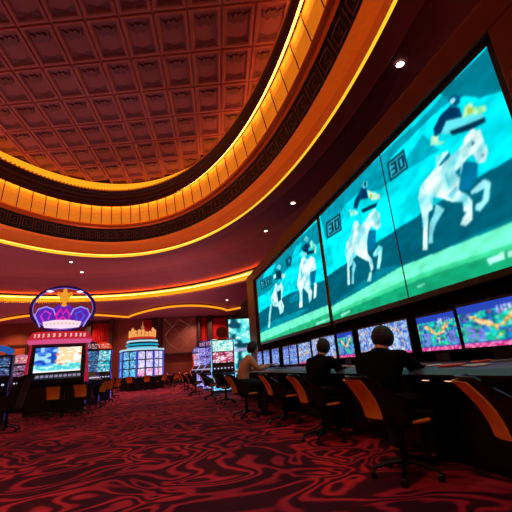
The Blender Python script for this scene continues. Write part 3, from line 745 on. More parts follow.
# ---------------------------------------------------------------- slot machines
def slotpic(seed, a, b, c, sc=9):
    def fn(u, v, P):
        C = np.zeros(u.shape+(3,)); n = vnoise(u+seed, v, sc, seed); n2 = vnoise(u, v+seed, sc*2, seed+2); n3 = vnoise(u, v, sc*3.3, seed+4)
        C[:] = a; C[n > .52] = b; C[n2 > .62] = c; C[n3 > .8] = (250, 245, 255); C[n3 < .15] = [q*.3 for q in a]
        return blur(C, 1)
    return fn
def slot(x, y, rz, lab, group, cols, side=(70, 50, 160), top='dome', topcol=(255, 90, 40), h=1.9, w=.72, stripe=(60, 60, 200), belly=False, upc=None, bec=None):
    t = empty('slot_machine', (x, y, 0), rz, lab, 'slot machine', group)
    # front faces -y
    f = MB(); f.prism([(-.28, 0), (.34, 0), (.34, h), (-.02, h), (-.10, h-.05), (-.02, 1.16), (-.10, 1.02), (-.30, .86), (-.30, .78), (-.2, .72), (-.2, .05)], -w/2, w/2, axis='x'); f.build('cabinet', BLACK, t, bevel=.012)
    def facepic(nm, z0, z1, seed, c3, ww=w-.1):
        y0 = -.02-(z0-1.16)/(h-.05-1.16)*.08-.012; y1 = -.02-(z1-1.16)/(h-.05-1.16)*.08-.012
        o = picture(nm, (-ww/2, y0, z0), (ww, 0, 0), (0, y1-y0, z1-z0), 30, 24, slotpic(seed, *c3), t, PICS); return o
    mid = 1.16+(h-.08-1.16)*.5
    facepic('main_display', 1.18, mid-.02, int(x*7+y*3) % 50, cols); facepic('upper_display', mid+.02, h-.08, int(x*5+y) % 50+7, upc or (cols[1], cols[0], cols[2]))
    if belly: picture('belly_display', (-w/2+.05, -.212, .12), (w-.1, 0, 0), (0, 0, .56), 24, 20, slotpic(int(abs(x)*9) % 40, *(bec or (cols[2], cols[0], cols[1]))), t, PICS)
    dk_ = MB(); dk_.prism([(-.31, .87), (-.115, 1.02), (-.115, 1.035), (-.32, .885)], -w/2+.04, w/2-.04, axis='x'); bd = dk_.build('button_deck', DKMETAL, t)
    bt = MB()
    for k in range(6):
        T = Matrix.Translation((-w/2+.12+k*(w-.24)/5, -.235, .952)) @ Matrix.Rotation(math.atan2(.15, .195), 4, 'X'); bt.lathe([(.03, 0), (.03, .014), (.0, .02)], 10, T=T)
    bt.build('buttons', glow('button_glow', (230, 225, 255), .9), bd)
    for s in (-1, 1):
        MB().tube([(s*(w/2+.005), -.21, .1), (s*(w/2+.005), -.21, .74), (s*(w/2+.005), -.30, .86), (s*(w/2+.005), -.04, 1.14), (s*(w/2+.005), -.10, h-.06)], .014, 6).build('light_strip', glow('strip', stripe, 1.6), t)
    if top == 'dome':
        f = MB(); n = 14; f.prism([(-w/2, h+.003)]+[(w/2*math.cos(PI*(1-k/n)), h+.02+.28*math.sin(PI*k/n)) for k in range(n+1)]+[(w/2, h+.003)], -.08, .2, axis='y')
        f.build('topper', glow('topper_'+str(topcol[0]), topcol, .75), t)
        picture('topper_art', (-w/2*.7, -.085, h+.03), (w*.7, 0, 0), (0, 0, .18), 24, 12, slotpic(5, topcol, (255, 220, 180), (120, 20, 40)), t, PICS)
    elif top == 'wheel':
        f = MB(); ring = [(.25*math.cos(2*PI*k/28), 0, h+.26+.25*math.sin(2*PI*k/28)) for k in range(28)]; f.tube(ring, .03, 6, closed=True)
        f.box((0, 0, h+.01), (.3, .1, .04)); f.build('topper_ring', glow('wheel_red', (190, 24, 20), .5), t)
        T = Matrix.Translation((0, 0, h+.26)) @ Matrix.Rotation(PI/2, 4, 'X'); MB().lathe([(0, -.02), (.23, -.02), (.23, .02), (0, .02)], 28, T=T).build('topper_disc', mat('wheel_disc', (120, 14, 14), .4), t)
    elif top == 'bulbs':
        f = MB()
        for k in range(7): f.lathe([(0, -.09), (.065, -.065), (.09, 0), (.065, .065), (0, .09)], 10, (-w/2+.09+k*(w-.18)/6, .1, h+.09+.09*math.sin(k*PI/6)))
        f.build('bulb_topper', glow('bulbs', topcol, .8), t)
    return t
GL = 'slot machines on the left'; GR = 'slot machines along the right aisle'; CY = (60, 190, 225); WH = (200, 225, 240)
def at(px, py, y):
    d = np.array([px-256, py-256, FPX]); w = np.array([d@cR, d@cF, d@cU]); return w[0]/w[1]*y
slot(at(-6, 380, 11), 11, math.radians(12), 'slot machine cut by the left edge with blue bulbs on top', GL, ((20, 40, 70), (40, 120, 160), (60, 30, 90)), top='bulbs', topcol=(40, 95, 180), h=1.72, stripe=(24, 24, 70))
slot(at(20, 370, 14.5), 14.5, math.radians(25), 'slot machine with a pink dome behind the tall backed chair at left', GL, ((50, 20, 50), (120, 40, 90), (150, 140, 170)), topcol=(225, 130, 160), h=1.62)
slot(at(89, 375, 15.0), 15.0, math.radians(62), 'dark slot machine seen side on, just right of the giant crown machine', GL, ((20, 60, 90), (30, 140, 170), (60, 30, 120)), topcol=(40, 26, 60), h=2.0, stripe=(60, 40, 120))
slot(at(101, 368, 17.2), 17.2, math.radians(20), 'slot machine with a glowing orange red dome and teal screens', GL, ((40, 180, 190), (200, 240, 235), (20, 80, 120)), topcol=(240, 60, 24), h=2.15, w=.8)
slot(at(223, 355, 15.0), 15.0, math.radians(-8), 'bright white and cyan slot machine with a red wheel on top', GR, ((235, 215, 225), (200, 40, 90), (110, 20, 50)), top='wheel', upc=((190, 240, 235), (60, 190, 200), (240, 240, 200)), bec=((60, 180, 235), (130, 215, 245), (30, 90, 180)), h=2.15, w=.95, belly=True, stripe=(120, 210, 255))
slot(at(211, 360, 17.0), 17.0, math.radians(-62), 'violet slot machine next to the white one, its screens turned to the aisle', GR, ((30, 20, 90), (80, 70, 180), (170, 160, 240)), topcol=(50, 36, 120), h=2.0, belly=True, stripe=(150, 130, 255))
slot(at(204, 362, 20.0), 20.0, math.radians(-60), 'second violet slot machine beyond the first, turned to the aisle', GR, ((50, 36, 120), (120, 110, 210), (200, 190, 250)), topcol=(60, 50, 140), h=2.15, belly=True, stripe=(180, 170, 255))
slot(at(198, 366, 23.0), 23.0, math.radians(-50), 'farthest slot machine of the violet row, with a red glow', GR, ((60, 120, 220), (230, 60, 70), (210, 220, 255)), topcol=(60, 120, 220), h=2.0, stripe=(230, 60, 60))
GC = 'chairs by the left slot machines'
place_chair(at(55, 390, 11.3), 11.3, 90+8, 'orange backed chair pulled up to the giant crown machine, left one', GC)
place_chair(at(83.5, 390, 11.5), 11.5, 90-4, 'orange backed chair pulled up to the giant crown machine, right one', GC)
place_chair(at(9, 400, 9.2), 9.2, 172, 'tall backed dark chair with a brown seat at the left edge', GC, True)
place_chair(at(97, 385, 13.6), 13.6, 150, 'dark chair right of the giant crown machine, nearest of that row', GC)
place_chair(at(106, 385, 15.6), 15.6, 120, 'chair in front of the slot machine with the orange dome', GC)
place_chair(at(113, 383, 18.0), 18.0, 140, 'chair between the orange dome machine and the slot tower', GC)

# giant crown machine
GX = at(58.5, 360, 12.6)
t = empty('crown_slot_machine', (GX, 12.6, 0), math.radians(10), 'giant slot machine topped by an oval ring holding a glowing purple crown', 'slot machine')
f = MB(); f.prism([(-.3, 0), (.5, 0), (.5, 2.08), (.02, 2.08), (-.04, 1.98), (-.12, 1.2), (-.42, 1.0), (-.42, .88), (-.25, .8), (-.25, .06)], -.78, .78, axis='x'); f.build('cabinet', BLACK, t, bevel=.02)
def crownscreen(u, v, P):
    n = vnoise(u, v, 7, 3); n2 = vnoise(u, v, 15, 4); C = np.zeros(u.shape+(3,)); C[:] = (215, 205, 205)
    L_ = u < .42+.1*n; C[L_] = (70, 120, 215); C[L_ & (n2 > .5)] = (20, 70, 175); C[L_ & (n > .6)] = (150, 205, 240)
    R_ = ~L_; C[R_ & (n > .45)] = (245, 200, 150); C[R_ & (n2 > .6)] = (250, 240, 225); C[R_ & (n < .3)] = (220, 120, 90)
    w = v < .26+.12*n; C[w] = (70, 195, 205); C[w & (n2 > .6)] = (190, 235, 230); C[v < .06] = (235, 240, 245)
    return blur(C, 1)
picture('main_display', (-.64, -.142, 1.22), (1.28, 0, 0), (0, .085, .74), 70, 40, crownscreen, t, PICS)
f = MB()
for s in (-1, 1): f.prism([(-.13, 1.18), (-.05, 2.0), (-.09, 2.0), (-.17, 1.18)], s*.70-.045, s*.70+.045, axis='x')
f.prism([(-.13, 1.18), (-.125, 1.22), (-.165, 1.22), (-.17, 1.18)], -.74, .74, axis='x'); f.prism([(-.05, 1.97), (-.045, 2.02), (-.085, 2.02), (-.09, 1.97)], -.74, .74, axis='x')
f.build('display_bezel', BLACK, t)
for s in (-1, 1):
    f = MB().tube([(s*.83, -.2, .88), (s*.84, -.13, 1.2), (s*.80, -.06, 1.7), (s*.77, -.04, 2.05)], [.05, .045, .035, .03], 8); f.build('neon_side_rail', glow('red_neon', (200, 20, 60), .75), t, smooth=True)
f = MB(); f.prism([(-.44, .99), (-.15, 1.17), (-.15, 1.19), (-.45, 1.01)], -.72, .72, axis='x'); bd = f.build('button_deck', DKMETAL, t)
f = MB()
for k in range(11):
    T = Matrix.Translation((-.62+k*.124, -.31, 1.085)) @ Matrix.Rotation(.55, 4, 'X'); f.box((0, 0, .01), (.09, .12, .02), T=T, bev=.004)
f.build('buttons', glow('deck_buttons', (190, 175, 215), .55), bd)
LETM = glow('marquee_letters', (255, 190, 180), .9)
# marquee: curved, red and pink
n = 24
for nm, z0, z1, r0, r1, m_ in (('marquee_lower', 2.08, 2.2, .88, .93, glow('marquee_pink', (235, 90, 150), .8)), ('marquee', 2.2, 2.44, .93, .80, glow('marquee_red', (215, 40, 60), .8))):
    f = MB(); vs = []; fs = []
    for k in range(n+1):
        a = PI+PI*k/n; vs += [(r0*math.cos(a), .1+.4*math.sin(a), z0), (r1*math.cos(a), .1+.36*math.sin(a), z1)]
    for k in range(n): fs.append((2*k, 2*k+2, 2*k+3, 2*k+1))
    fs += [tuple(2*k for k in range(n+1)), tuple(2*k+1 for k in range(n, -1, -1)), (0, 1, 2*n+1, 2*n)]
    f.add(vs, fs); f.build(nm, m_, t)
rr = random.Random(2)
for k in range(11):
    f = MB()
    a = PI*1.22+PI*.56*k/10; x_, y_ = .90*math.cos(a), .1+.40*math.sin(a); T = Matrix.Translation((x_, y_, 2.32)) @ Matrix.Rotation(a+PI/2, 4, 'Z')
    sg = rr.choice((-1, 1)); w_ = .025+.015*rr.random()
    f.prism([(-w_, -.055), (-w_*.2, -.06), (w_, -.03), (w_*.6, .0), (w_, .035), (w_*.2, .06), (-w_, .045), (-w_*.5, 0)][::sg], -.012, .012, axis='y', T=T)
    f.build('marquee_ornament', LETM, t)
ring = [(.93*math.cos(2*PI*k/56), .12, 3.22+.74*math.sin(2*PI*k/56)) for k in range(56)]
MB().tube(ring, .055, 8, closed=True).build('oval_ring', mat('violet_ring', (60, 28, 90), .25, .4, emit=(60, 20, 110), es=.25), t, smooth=True)
ring = [(.875*math.cos(2*PI*k/56), .07, 3.22+.69*math.sin(2*PI*k/56)) for k in range(56)]
MB().tube(ring, .012, 6, closed=True).build('ring_light', glow('ring_lilac', (160, 120, 240), .8), t)
# crown
f = MB()
def lobe(cx_, w_, h_, z_, lean): return [(cx_+lean*0+w_*math.cos(a)+lean*max(0, math.sin(a))*.3, z_+h_*math.sin(a)) for a in [PI*q/10 for q in range(11)]]
f.prism([(-.62, 2.62), (-.8, 3.0), (-.72, 3.2), (-.5, 3.28), (-.3, 3.22), (-.16, 3.36), (0, 3.30), (.16, 3.36), (.3, 3.22), (.5, 3.28), (.72, 3.2), (.8, 3.0), (.62, 2.62), (0, 2.56)], .10, .18, axis='y')
cb = f.build('crown_body', glow('crown_purple', (105, 40, 190), .85), t)
def tubeo(path, r, col, es, nm, y_=.07):
    MB().tube([(a, y_, b2) for a, b2 in path], r, 6).build(nm, glow(nm, col, es), cb)
tubeo([(-.62, 2.62), (-.8, 3.0), (-.72, 3.2), (-.5, 3.28), (-.3, 3.2), (-.22, 3.0)], .022, (150, 150, 255), 1.1, 'left_outline')
tubeo([(.62, 2.62), (.8, 3.0), (.72, 3.2), (.5, 3.28), (.3, 3.2), (.22, 3.0)], .022, (150, 150, 255), 1.1, 'right_outline')
tubeo([(-.5, 2.75), (-.64, 2.98), (-.52, 3.14), (-.36, 3.05), (-.42, 2.86)], .03, (210, 60, 220), 1, 'left_scroll')
tubeo([(.5, 2.75), (.64, 2.98), (.52, 3.14), (.36, 3.05), (.42, 2.86)], .03, (70, 90, 230), 1, 'right_scroll')
tubeo([(-.15, 2.8), (-.2, 3.0), (-.08, 3.2), (0, 3.02), (.08, 3.2), (.2, 3.0), (.15, 2.8), (0, 2.95), (-.15, 2.8)], .042, (235, 30, 160), 1, 'centre_scroll')
f = MB().prism([(-.5, 2.6), (-.56, 2.78), (-.2, 2.84), (.2, 2.84), (.56, 2.78), (.5, 2.6), (0, 2.56)], .03, .08, axis='y'); f.build('crown_band', glow('crown_band_white', (255, 215, 235), 1.1), cb)
f = MB()
for k in range(9): f.lathe([(0, -.035), (.03, 0), (0, .035)], 6, (-.44+.11*k, .015, 2.70+.03*math.sin(k*PI/8)))
f.build('crown_jewels', glow('jewels', (255, 170, 60), 1.0), cb)
f = MB()
f.lathe([(0, -.22), (.10, -.18), (.05, -.1), (.13, 0), (.09, .1), (.16, .2), (.05, .3), (.07, .36), (0, .42)], 10, (0, .1, 3.5))
for s in (-1, 1): f.tube([(0, .1, 3.45), (s*.12, .1, 3.6), (s*.22, .1, 3.7), (s*.17, .1, 3.78)], .03, 6)
f.build('gold_finial', glow('gold_finial', (255, 170, 50), .85), t)
for s in (-1, 1):
    MB().lathe([(0, -.05), (.12, 0), (0, .05)], 10, (s*.45, .1, 3.8)).build('ring_lamp', glow('ring_lamp', (230, 215, 255), 1.4), t)

# slot tower (carousel) in the middle distance
TX = at(141.5, 370, 25.0)
t = empty('slot_tower', (TX, 25.0, 0), math.radians(14), 'tall tower of glowing slot screens under an orange crown sign', 'slot machine tower')
def octa(r, k=8, ph=PI/8): return [(r*math.cos(ph+2*PI*i/k), r*math.sin(ph+2*PI*i/k)) for i in range(k)]
MB().prism(octa(1.45), 0, .75).build('base', BLACK, t, bevel=.03)
MB().prism(octa(1.36), .75, 2.38).build('core', mat('tower_core', (30, 24, 60), .4), t)
seed = 11
for i in range(8):
    ph = PI/8; a0, a1 = ph+2*PI*i/8, ph+2*PI*(i+1)/8
    am = (a0+a1)/2
    if math.sin(am) > .5: continue
    p0 = Vector((1.375*math.cos(a0), 1.375*math.sin(a0))); p1 = Vector((1.375*math.cos(a1), 1.375*math.sin(a1)))
    front = math.sin(am) < -.9; left = math.cos(am) < -.3
    for c in range(2):
        for r in range(3):
            q0 = p0.lerp(p1, .08+.46*c); q1 = p0.lerp(p1, .46+.46*c); z0 = .80+.52*r
            cs = ((60, 170, 225), (120, 210, 240), (30, 90, 160)) if left else ((205, 185, 235), (235, 225, 250), (230, 60, 130) if r == 0 else (120, 130, 230))
            seed += 1
            picture('screen', (q0.x, q0.y, z0), (q1.x-q0.x, q1.y-q0.y, 0), (0, 0, .45), 12, 12, slotpic(seed, *cs, sc=6), t, PICS)
f = MB()
for x_, y_ in octa(1.40): f.tube([(x_, y_, .75), (x_, y_, 2.40)], .035, 6)
f.build('corner_light', glow('tower_blue', (70, 90, 220), .9), t)
MB().prism(octa(1.45), 2.38, 2.48).build('lower_cornice', glow('tower_white', (190, 225, 245), .9), t)
MB().prism(octa(.92), 2.48, 3.12).build('middle_tier', mat('tower_mid', (20, 60, 90), .4), t)
for i, z in enumerate((2.56, 2.76, 2.99)):
    f = MB(); P_ = octa(.97+.05*(i == 1)); f.tube([(a, b2, z) for a, b2 in P_], .06, 6, closed=True); f.build('tier_light', glow('tier%d' % i, ((120, 210, 240), (30, 170, 200), (190, 230, 245))[i], .95), t)
MB().prism(octa(.88), 3.12, 3.25).build('crown_base', glow('crown_red', (220, 50, 40), .8), t)
f = MB(); rr = random.Random(5)
for i in range(22):
    a = 2*PI*i/22; h_ = .34+.16*math.sin(i*2.1)+(.12 if i % 2 else 0)
    T = Matrix.Translation((.84*math.cos(a), .84*math.sin(a), 3.27)) @ Matrix.Rotation(a, 4, 'Z')
    f.prism([(-.12, 0), (.12, 0), (.07, h_*.5), (.13, h_*.7), (.0, h_), (-.12, h_*.75), (-.05, h_*.5)], -.03, .03, axis='x', T=T)
f.build('crown_points', glow('crown_gold', (255, 170, 90), .95), t)
f = MB(); f.lathe([(0, 0), (.75, .02), (.55, .25), (.2, .42), (.08, .6), (.12, .68), (.03, .85), (.0, 1.15)], 16, (0, 0, 3.25)); f.build('spire', glow('spire', (235, 150, 90), .5), t)
GT = 'small chairs around the slot tower'
for k, (dx, dy, rz, lab) in enumerate(((-1.9, -1.2, 35, 'leftmost small chair around the slot tower'), (-1.3, -1.75, 55, 'small chair at the front left facet of the slot tower'), (-.45, -2.0, 80, 'small chair before the front of the slot tower, left of middle'),
                                      (.45, -2.0, 95, 'small chair before the front of the slot tower, right of middle'), (1.3, -1.7, 125, 'small chair at the front right facet of the slot tower'), (1.9, -1.0, 150, 'rightmost small chair around the slot tower'))):
    place_chair(TX+dx, 25+dy, rz, lab, GT)
# low table games at the far wall
GF = 'small round tables below the diamond panel'
tp = None
for k, (px, lab) in enumerate(((167, 'leftmost small round table below the diamond panel'), (179, 'second small round table from the left below the diamond panel'), (191, 'third small round table from the left below the diamond panel'))):
    x_ = at(px, 380, 28.0)
    if tp is None:
        tp = empty('round_table')
        MB().lathe([(.0, .70), (.32, .70), (.34, .72), (.32, .74), (0, .74)], 20).build('table_top', mat('table_rose', (120, 60, 66), .3), tp)
        MB().lathe([(.28, 0), (.28, .03), (.05, .06), (.04, .7)], 14).build('pedestal', BLACK, tp)
        MB().lathe([(.05, .741), (.06, .76), (.05, .82), (.0, .83)], 10).build('table_lamp', glow('table_lamp', (255, 190, 190), 1), tp)
        o = tp
    else: o = copy_tree(tp)
    o.location = (x_, 28.0, 0); tag(o, lab, 'table', GF)
for k, (px, y_, rz, lab) in enumerate(((168, 27.2, 40, 'far chair at the leftmost round table'), (177, 27.0, 80, 'far chair between the left and middle round tables'), (185, 27.1, 100, 'far chair between the middle and right round tables'), (193.5, 27.0, 150, 'far chair at the right of the round tables'))):
    place_chair(at(px, 380, y_), y_, rz, lab, 'chairs at the far round tables')

# portrait display near the end of the video wall
t = empty('portrait_display', (at(243, 345, 18.0), 18.0, 0), math.radians(-6), 'tall portrait video display standing beyond the end of the betting desk', 'display')
def portr(u, v, P):
    n = vnoise(u*.6, v, 9, 6); n2 = vnoise(u, v*2, 10, 9); C = np.zeros(u.shape+(3,)); C[:] = (30, 150, 165); C[n > .5] = (90, 215, 215); C[n2 > .62] = (190, 240, 225); C[(n < .35)] = (14, 70, 90)
    C[(v > .48) & (v < .55)] = (10, 60, 80); C[(v > .40) & (v < .46)] = (150, 160, 200); return blur(C, 1)
MB().box((0, .08, 2.0), (1.6, .14, 2.95), bev=.02).build('bezel', BLACK, t)
MB().box((0, .1, .27), (1.3, .4, .54)).build('plinth', BLACK, t)
picture('screen', (-.7, .0, .62), (1.4, 0, 0), (0, 0, 2.72), 40, 70, portr, t, PICS)

# ---------------------------------------------------------------- people
def skin_mesh(nodes, edges, sub=1):
    me = bpy.data.meshes.new('tmp'); me.from_pydata([n[0] for n in nodes], edges, [])
    o = bpy.data.objects.new('tmp', me); COL.objects.link(o)
    o.modifiers.new('s', 'SKIN'); sv = me.skin_vertices[0].data
    for i, n_ in enumerate(nodes): r = n_[1]; sv[i].radius = r if isinstance(r, tuple) else (r, r)
    sv[0].use_root = True
    if sub: m = o.modifiers.new('u', 'SUBSURF'); m.levels = sub; m.render_levels = sub
    dg = bpy.context.evaluated_depsgraph_get(); dg.update()
    out = bpy.data.meshes.new_from_object(o.evaluated_get(dg))
    bpy.data.objects.remove(o); return out
def remesh(me, size):
    o = bpy.data.objects.new('tmp', me); COL.objects.link(o); m = o.modifiers.new('r', 'REMESH'); m.mode = 'VOXEL'; m.voxel_size = size
    s = o.modifiers.new('sm', 'SMOOTH'); s.factor = .5; s.iterations = 2
    dg = bpy.context.evaluated_depsgraph_get(); dg.update(); out = bpy.data.meshes.new_from_object(o.evaluated_get(dg)); bpy.data.objects.remove(o); return out
def head_bm(yaw, pitch, c):
    bm = bmesh.new(); bmesh.ops.create_icosphere(bm, subdivisions=4, radius=1)
    for v in bm.verts:
        x_, y_, z_ = v.co
        X_ = x_*.098; Y_ = y_*.078; Z_ = z_*.118
        if z_ < 0: k = 1-.28*(-z_)**1.5; Y_ *= k; X_ = X_*(1-.12*(-z_))+.012*(-z_)
        if x_ > .5: X_ -= .006*(abs(z_) < .25)          # face plane
        # nose, brow, lips, eye sockets, chin
        X_ += .026*math.exp(-((y_/.13)**2+((z_+.14)/.16)**2))*(x_ > 0)
        X_ += .008*math.exp(-(((z_-.2)/.08)**2))*(x_ > .3)*(abs(y_) < .6)
        for s in (-1, 1): X_ -= .010*math.exp(-(((y_-s*.36)/.15)**2+((z_-.04)/.1)**2))*(x_ > 0)
        X_ += .007*math.exp(-((y_/.22)**2+((z_+.47)/.05)**2))*(x_ > 0); X_ += .007*math.exp(-((y_/.22)**2+((z_+.59)/.05)**2))*(x_ > 0)
        X_ += .012*math.exp(-((y_/.3)**2+((z_+.86)/.12)**2))*(x_ > 0)
        for s in (-1, 1): Y_ += s*.016*math.exp(-(((x_+.02)/.12)**2+((z_-.0)/.22)**2))*(s*y_ > .6)
        v.co = (X_, Y_, Z_)
    bm.transform(Matrix.Translation(c) @ Matrix.Rotation(yaw, 4, 'Z') @ Matrix.Rotation(pitch, 4, 'Y')); return bm
def person(loc, rz, lab, shirt, headyaw=0, headpitch=.15, lean=.1, hairs='short', tr=TROU, sc=1.0, reach=(.46, .44), skinm=SKIN, wd=1.0, hup=0.0):
    t = empty('person', loc, rz, lab, 'person'); t.scale = (sc, sc*wd, sc)
    L1 = lean
    pel = (-.02, 0, .585); sp = (-.02+L1*.35, 0, .76); ch = (-.0+L1*.8, 0, .92); nb = (.0+L1*1.05, 0, 1.035); nk = (.02+L1*1.2, 0, 1.09)
    hc = Vector((.05+L1*1.3, 0, 1.178+hup))
    def limbs(k):
        N_ = [(pel, (.145*k, .115*k)), (sp, (.14*k, .105*k)), (ch, (.155*k, .11*k)), (nb, (.085*k, .07*k))]
        E_ = [(0, 1), (1, 2), (2, 3)]; return N_, E_
    def arm(N_, E_, s, k, hand, cut=False):
        r = reach[0 if s > 0 else 1]; sh = (ch[0]+.01, s*.175, .975); el = (ch[0]+.13, s*.245, .80); wr = (r, s*.15, .885)
        b0 = len(N_); N_ += [(sh, .058*k), (el, .043*k)]; E_ += [(2, b0), (b0, b0+1)]
        if cut:
            w2 = tuple(el[i]+(wr[i]-el[i])*.82 for i in range(3)); N_.append((w2, .036*k)); E_.append((b0+1, b0+2)); return wr
        m_ = tuple((el[i]*.4+wr[i]*.6) for i in range(3)); N_ += [(m_, .034*k), (wr, .026*k)]; E_ += [(b0+1, b0+2), (b0+2, b0+3)]
        if hand:
            pm = (wr[0]+.055, wr[1]-s*.006, wr[2]-.004); N_.append((pm, (.034, .018))); E_.append((b0+3, b0+4)); pi_ = b0+4
        return wr
    def legs(N_, E_, k, foot):
        for s in (-1, 1):
            b0 = len(N_); N_ += [((.06, s*.10, .575), .085*k), ((.40, s*.125, .555), .062*k), ((.385, s*.125, .32), .052*k), ((.36, s*.125, .11), .038*k)]
            E_ += [(0, b0), (b0, b0+1), (b0+1, b0+2), (b0+2, b0+3)]
            if foot: N_ += [((.40, s*.13, .055), .034), ((.50, s*.14, .04), .028)]; E_ += [(b0+3, b0+4), (b0+4, b0+5)]
    N_, E_ = limbs(.76); N_.append((nk, .056)); E_.append((3, 4)); N_.append((tuple(hc-Vector((.01, 0, .03))), .055)); E_.append((4, 5))
    wrs = [arm(N_, E_, s, .9, True) for s in (1, -1)]; legs(N_, E_, .74, True)
    me = skin_mesh(N_, E_, 1); bm = bmesh.new(); bm.from_mesh(me)
    hb = head_bm(headyaw, headpitch, hc); tmp = bpy.data.meshes.new('h'); hb.to_mesh(tmp); hb.free(); bm.from_mesh(tmp)
    for s, wr in zip((1, -1), wrs):
        for fi, (off, ln, sp_) in enumerate(((-.028, .068, -.10), (-.010, .078, -.03), (.009, .073, .04), (.026, .058, .12))):
            b0 = Vector((wr[0]+.075, wr[1]-s*.006+off, wr[2]-.002)); d = Vector((1, sp_, 0)).normalized()
            pts = [(tuple(b0-d*.02), .010), (tuple(b0+d*ln*.4), .0095), (tuple(b0+d*ln*.75+Vector((0, 0, -.010))), .0085), (tuple(b0+d*ln+Vector((0, 0, -.022))), .0075)]
            fm = skin_mesh(pts, [(0, 1), (1, 2), (2, 3)], 1); bm.from_mesh(fm)
        b0 = Vector((wr[0]+.03, wr[1]-s*.02, wr[2]-.004)); d = Vector((.7, -s*.7, 0))
        fm = skin_mesh([(tuple(b0), .012), (tuple(b0+d*.04+Vector((0, 0, -.004))), .011), (tuple(b0+d*.055+Vector((.022, 0, -.012))), .009)], [(0, 1), (1, 2)], 1); bm.from_mesh(fm)
    me2 = bpy.data.meshes.new('body'); bm.to_mesh(me2); bm.free()
    me3 = remesh(me2, .0062); me3.name = 'body'
    def add(me_, nm, m_):
        me_.materials.clear(); me_.materials.append(m_); me_.polygons.foreach_set('use_smooth', [True]*len(me_.polygons))
        o = bpy.data.objects.new(nm, me_); COL.objects.link(o); o.parent = t; return o
    add(me3, 'body', skinm)
    N_, E_ = limbs(1.08); N_.append(((pel[0]+.01, 0, .56), (.152, .115))); E_.append((0, 4)); N_.append((tuple(Vector(nb)*.5+Vector(nk)*.5), .066)); E_.append((3, 5))
    for s in (1, -1): arm(N_, E_, s, 1.22, False, True)
    add(remesh(skin_mesh(N_, E_, 2), .011), 'shirt', shirt)
    N_, E_ = [((pel[0], 0, .60), (.152, .125)), ((pel[0], 0, .68), (.148, .118))], [(0, 1)]; 
    for s in (-1, 1):
        b0 = len(N_); N_ += [((.06, s*.10, .575), .095), ((.40, s*.125, .557), .070), ((.385, s*.125, .32), .060), ((.362, s*.127, .085), .052)]; E_ += [(0, b0), (b0, b0+1), (b0+1, b0+2), (b0+2, b0+3)]
    add(remesh(skin_mesh(N_, E_, 2), .012), 'trousers', tr)
    for s in (-1, 1):
        add(skin_mesh([((.345, s*.127, .055), .045), ((.42, s*.13, .052), .042), ((.52, s*.142, .038), .033)], [(0, 1), (1, 2)], 2), 'shoe', SHOE)
    # hair cap
    bm = bmesh.new(); bmesh.ops.create_icosphere(bm, subdivisions=4, radius=1)
    for v in list(bm.verts):
        x_, y_, z_ = v.co; lim = (.42 if x_ > .35 else (-.55 if x_ < -.2 else -.05+.45*max(0, x_)))
        if hairs == 'full': lim = (.30 if x_ > .5 else (-.72 if x_ < .1 else -.2+1.0*max(0, x_-.1)))
    g = bmesh.ops
    def lim(x_): 
        if hairs == 'full': return -.75 if x_ < .0 else -.75+1.25*min(1, x_/.55)
        return -.82 if x_ < -.1 else -.82+1.3*min(1, (x_+.1)/.62)
    dele = [v for v in bm.verts if v.co.z < lim(v.co.x)]
    bmesh.ops.delete(bm, geom=dele, context='VERTS')
    big = .020 if hairs == 'full' else .008
    for v in bm.verts:
        x_, y_, z_ = v.co; nz_ = mnoise.noise(Vector((x_, y_, z_))*(5 if hairs == 'full' else 9))*(.010 if hairs == 'full' else .004)
        v.co = (x_*(.098+big+nz_)-.004, y_*(.079+big+nz_), z_*(.118+big*.8+nz_))
    geo = bmesh.ops.extrude_face_region(bm, geom=bm.faces[:])
    for v in [e_ for e_ in geo['geom'] if isinstance(e_, bmesh.types.BMVert)]: v.co *= .86
    bmesh.ops.recalc_face_normals(bm, faces=bm.faces)
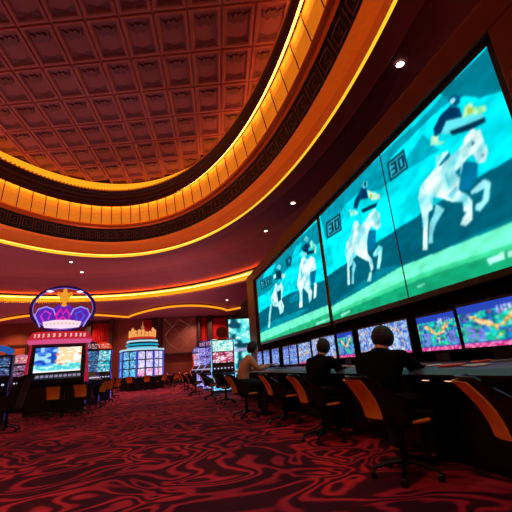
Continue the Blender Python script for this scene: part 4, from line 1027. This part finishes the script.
    bm.transform(Matrix.Translation(hc) @ Matrix.Rotation(headyaw, 4, 'Z') @ Matrix.Rotation(headpitch, 4, 'Y'))
    me_ = bpy.data.meshes.new('hair'); bm.to_mesh(me_); bm.free(); add(me_, 'hair', HAIR)
    # eyes
    for s in (-1, 1):
        bm = bmesh.new(); bmesh.ops.create_uvsphere(bm, u_segments=10, v_segments=8, radius=.0105)
        bm.transform(Matrix.Translation(hc) @ Matrix.Rotation(headyaw, 4, 'Z') @ Matrix.Rotation(headpitch, 4, 'Y') @ Matrix.Translation((.080, s*.028, .006)))
        me_ = bpy.data.meshes.new('eye'); bm.to_mesh(me_); bm.free(); add(me_, 'eye', mat('eye', (225, 220, 215), .2))
    return t
person((2.0, 3.22, 0), math.radians(22), 'man in a dark shirt seated closest to the camera, seen from behind at the desk', NAVY, .55, .12, .10, 'short', sc=1.0, reach=(.42, .40), wd=1.42)
person((1.98, 4.72, 0), math.radians(20), 'man in black seated in the middle of the desk, bending to his monitor', BLKSH, .5, .2, .12, 'short', sc=1.0, reach=(.40, .40), wd=1.25)
person((1.49, 7.5, 0), math.radians(4), 'man in a tan shirt with thick dark hair seated farthest along the desk', TAN, .1, .2, .16, 'full', hup=.02, sc=1.12, reach=(.58, .56), wd=1.1)

# ---------------------------------------------------------------- light and view
w = bpy.data.worlds.new('world'); SC.world = w; w.use_nodes = True
w.node_tree.nodes['Background'].inputs[0].default_value = (.5, .22, .26, 1); w.node_tree.nodes['Background'].inputs[1].default_value = .16
def area(x, y, z, sx, sy, p, col, rot=(0, 0, 0)):
    l = bpy.data.lights.new('hall_light', 'AREA'); l.shape = 'RECTANGLE'; l.size = sx; l.size_y = sy; l.energy = p; l.color = col
    o = bpy.data.objects.new('hall_light', l); COL.objects.link(o); o.location = (x, y, z); o.rotation_euler = rot
vs_ = SC.view_settings; vs_.view_transform = 'Standard'; vs_.look = 'None'; vs_.gamma = 1; vs_.use_curve_mapping = False; vs_.exposure = 0
SC.cycles.use_denoising = True
SC.cycles.max_bounces = 5; SC.cycles.diffuse_bounces = 3; SC.cycles.sample_clamp_indirect = 4
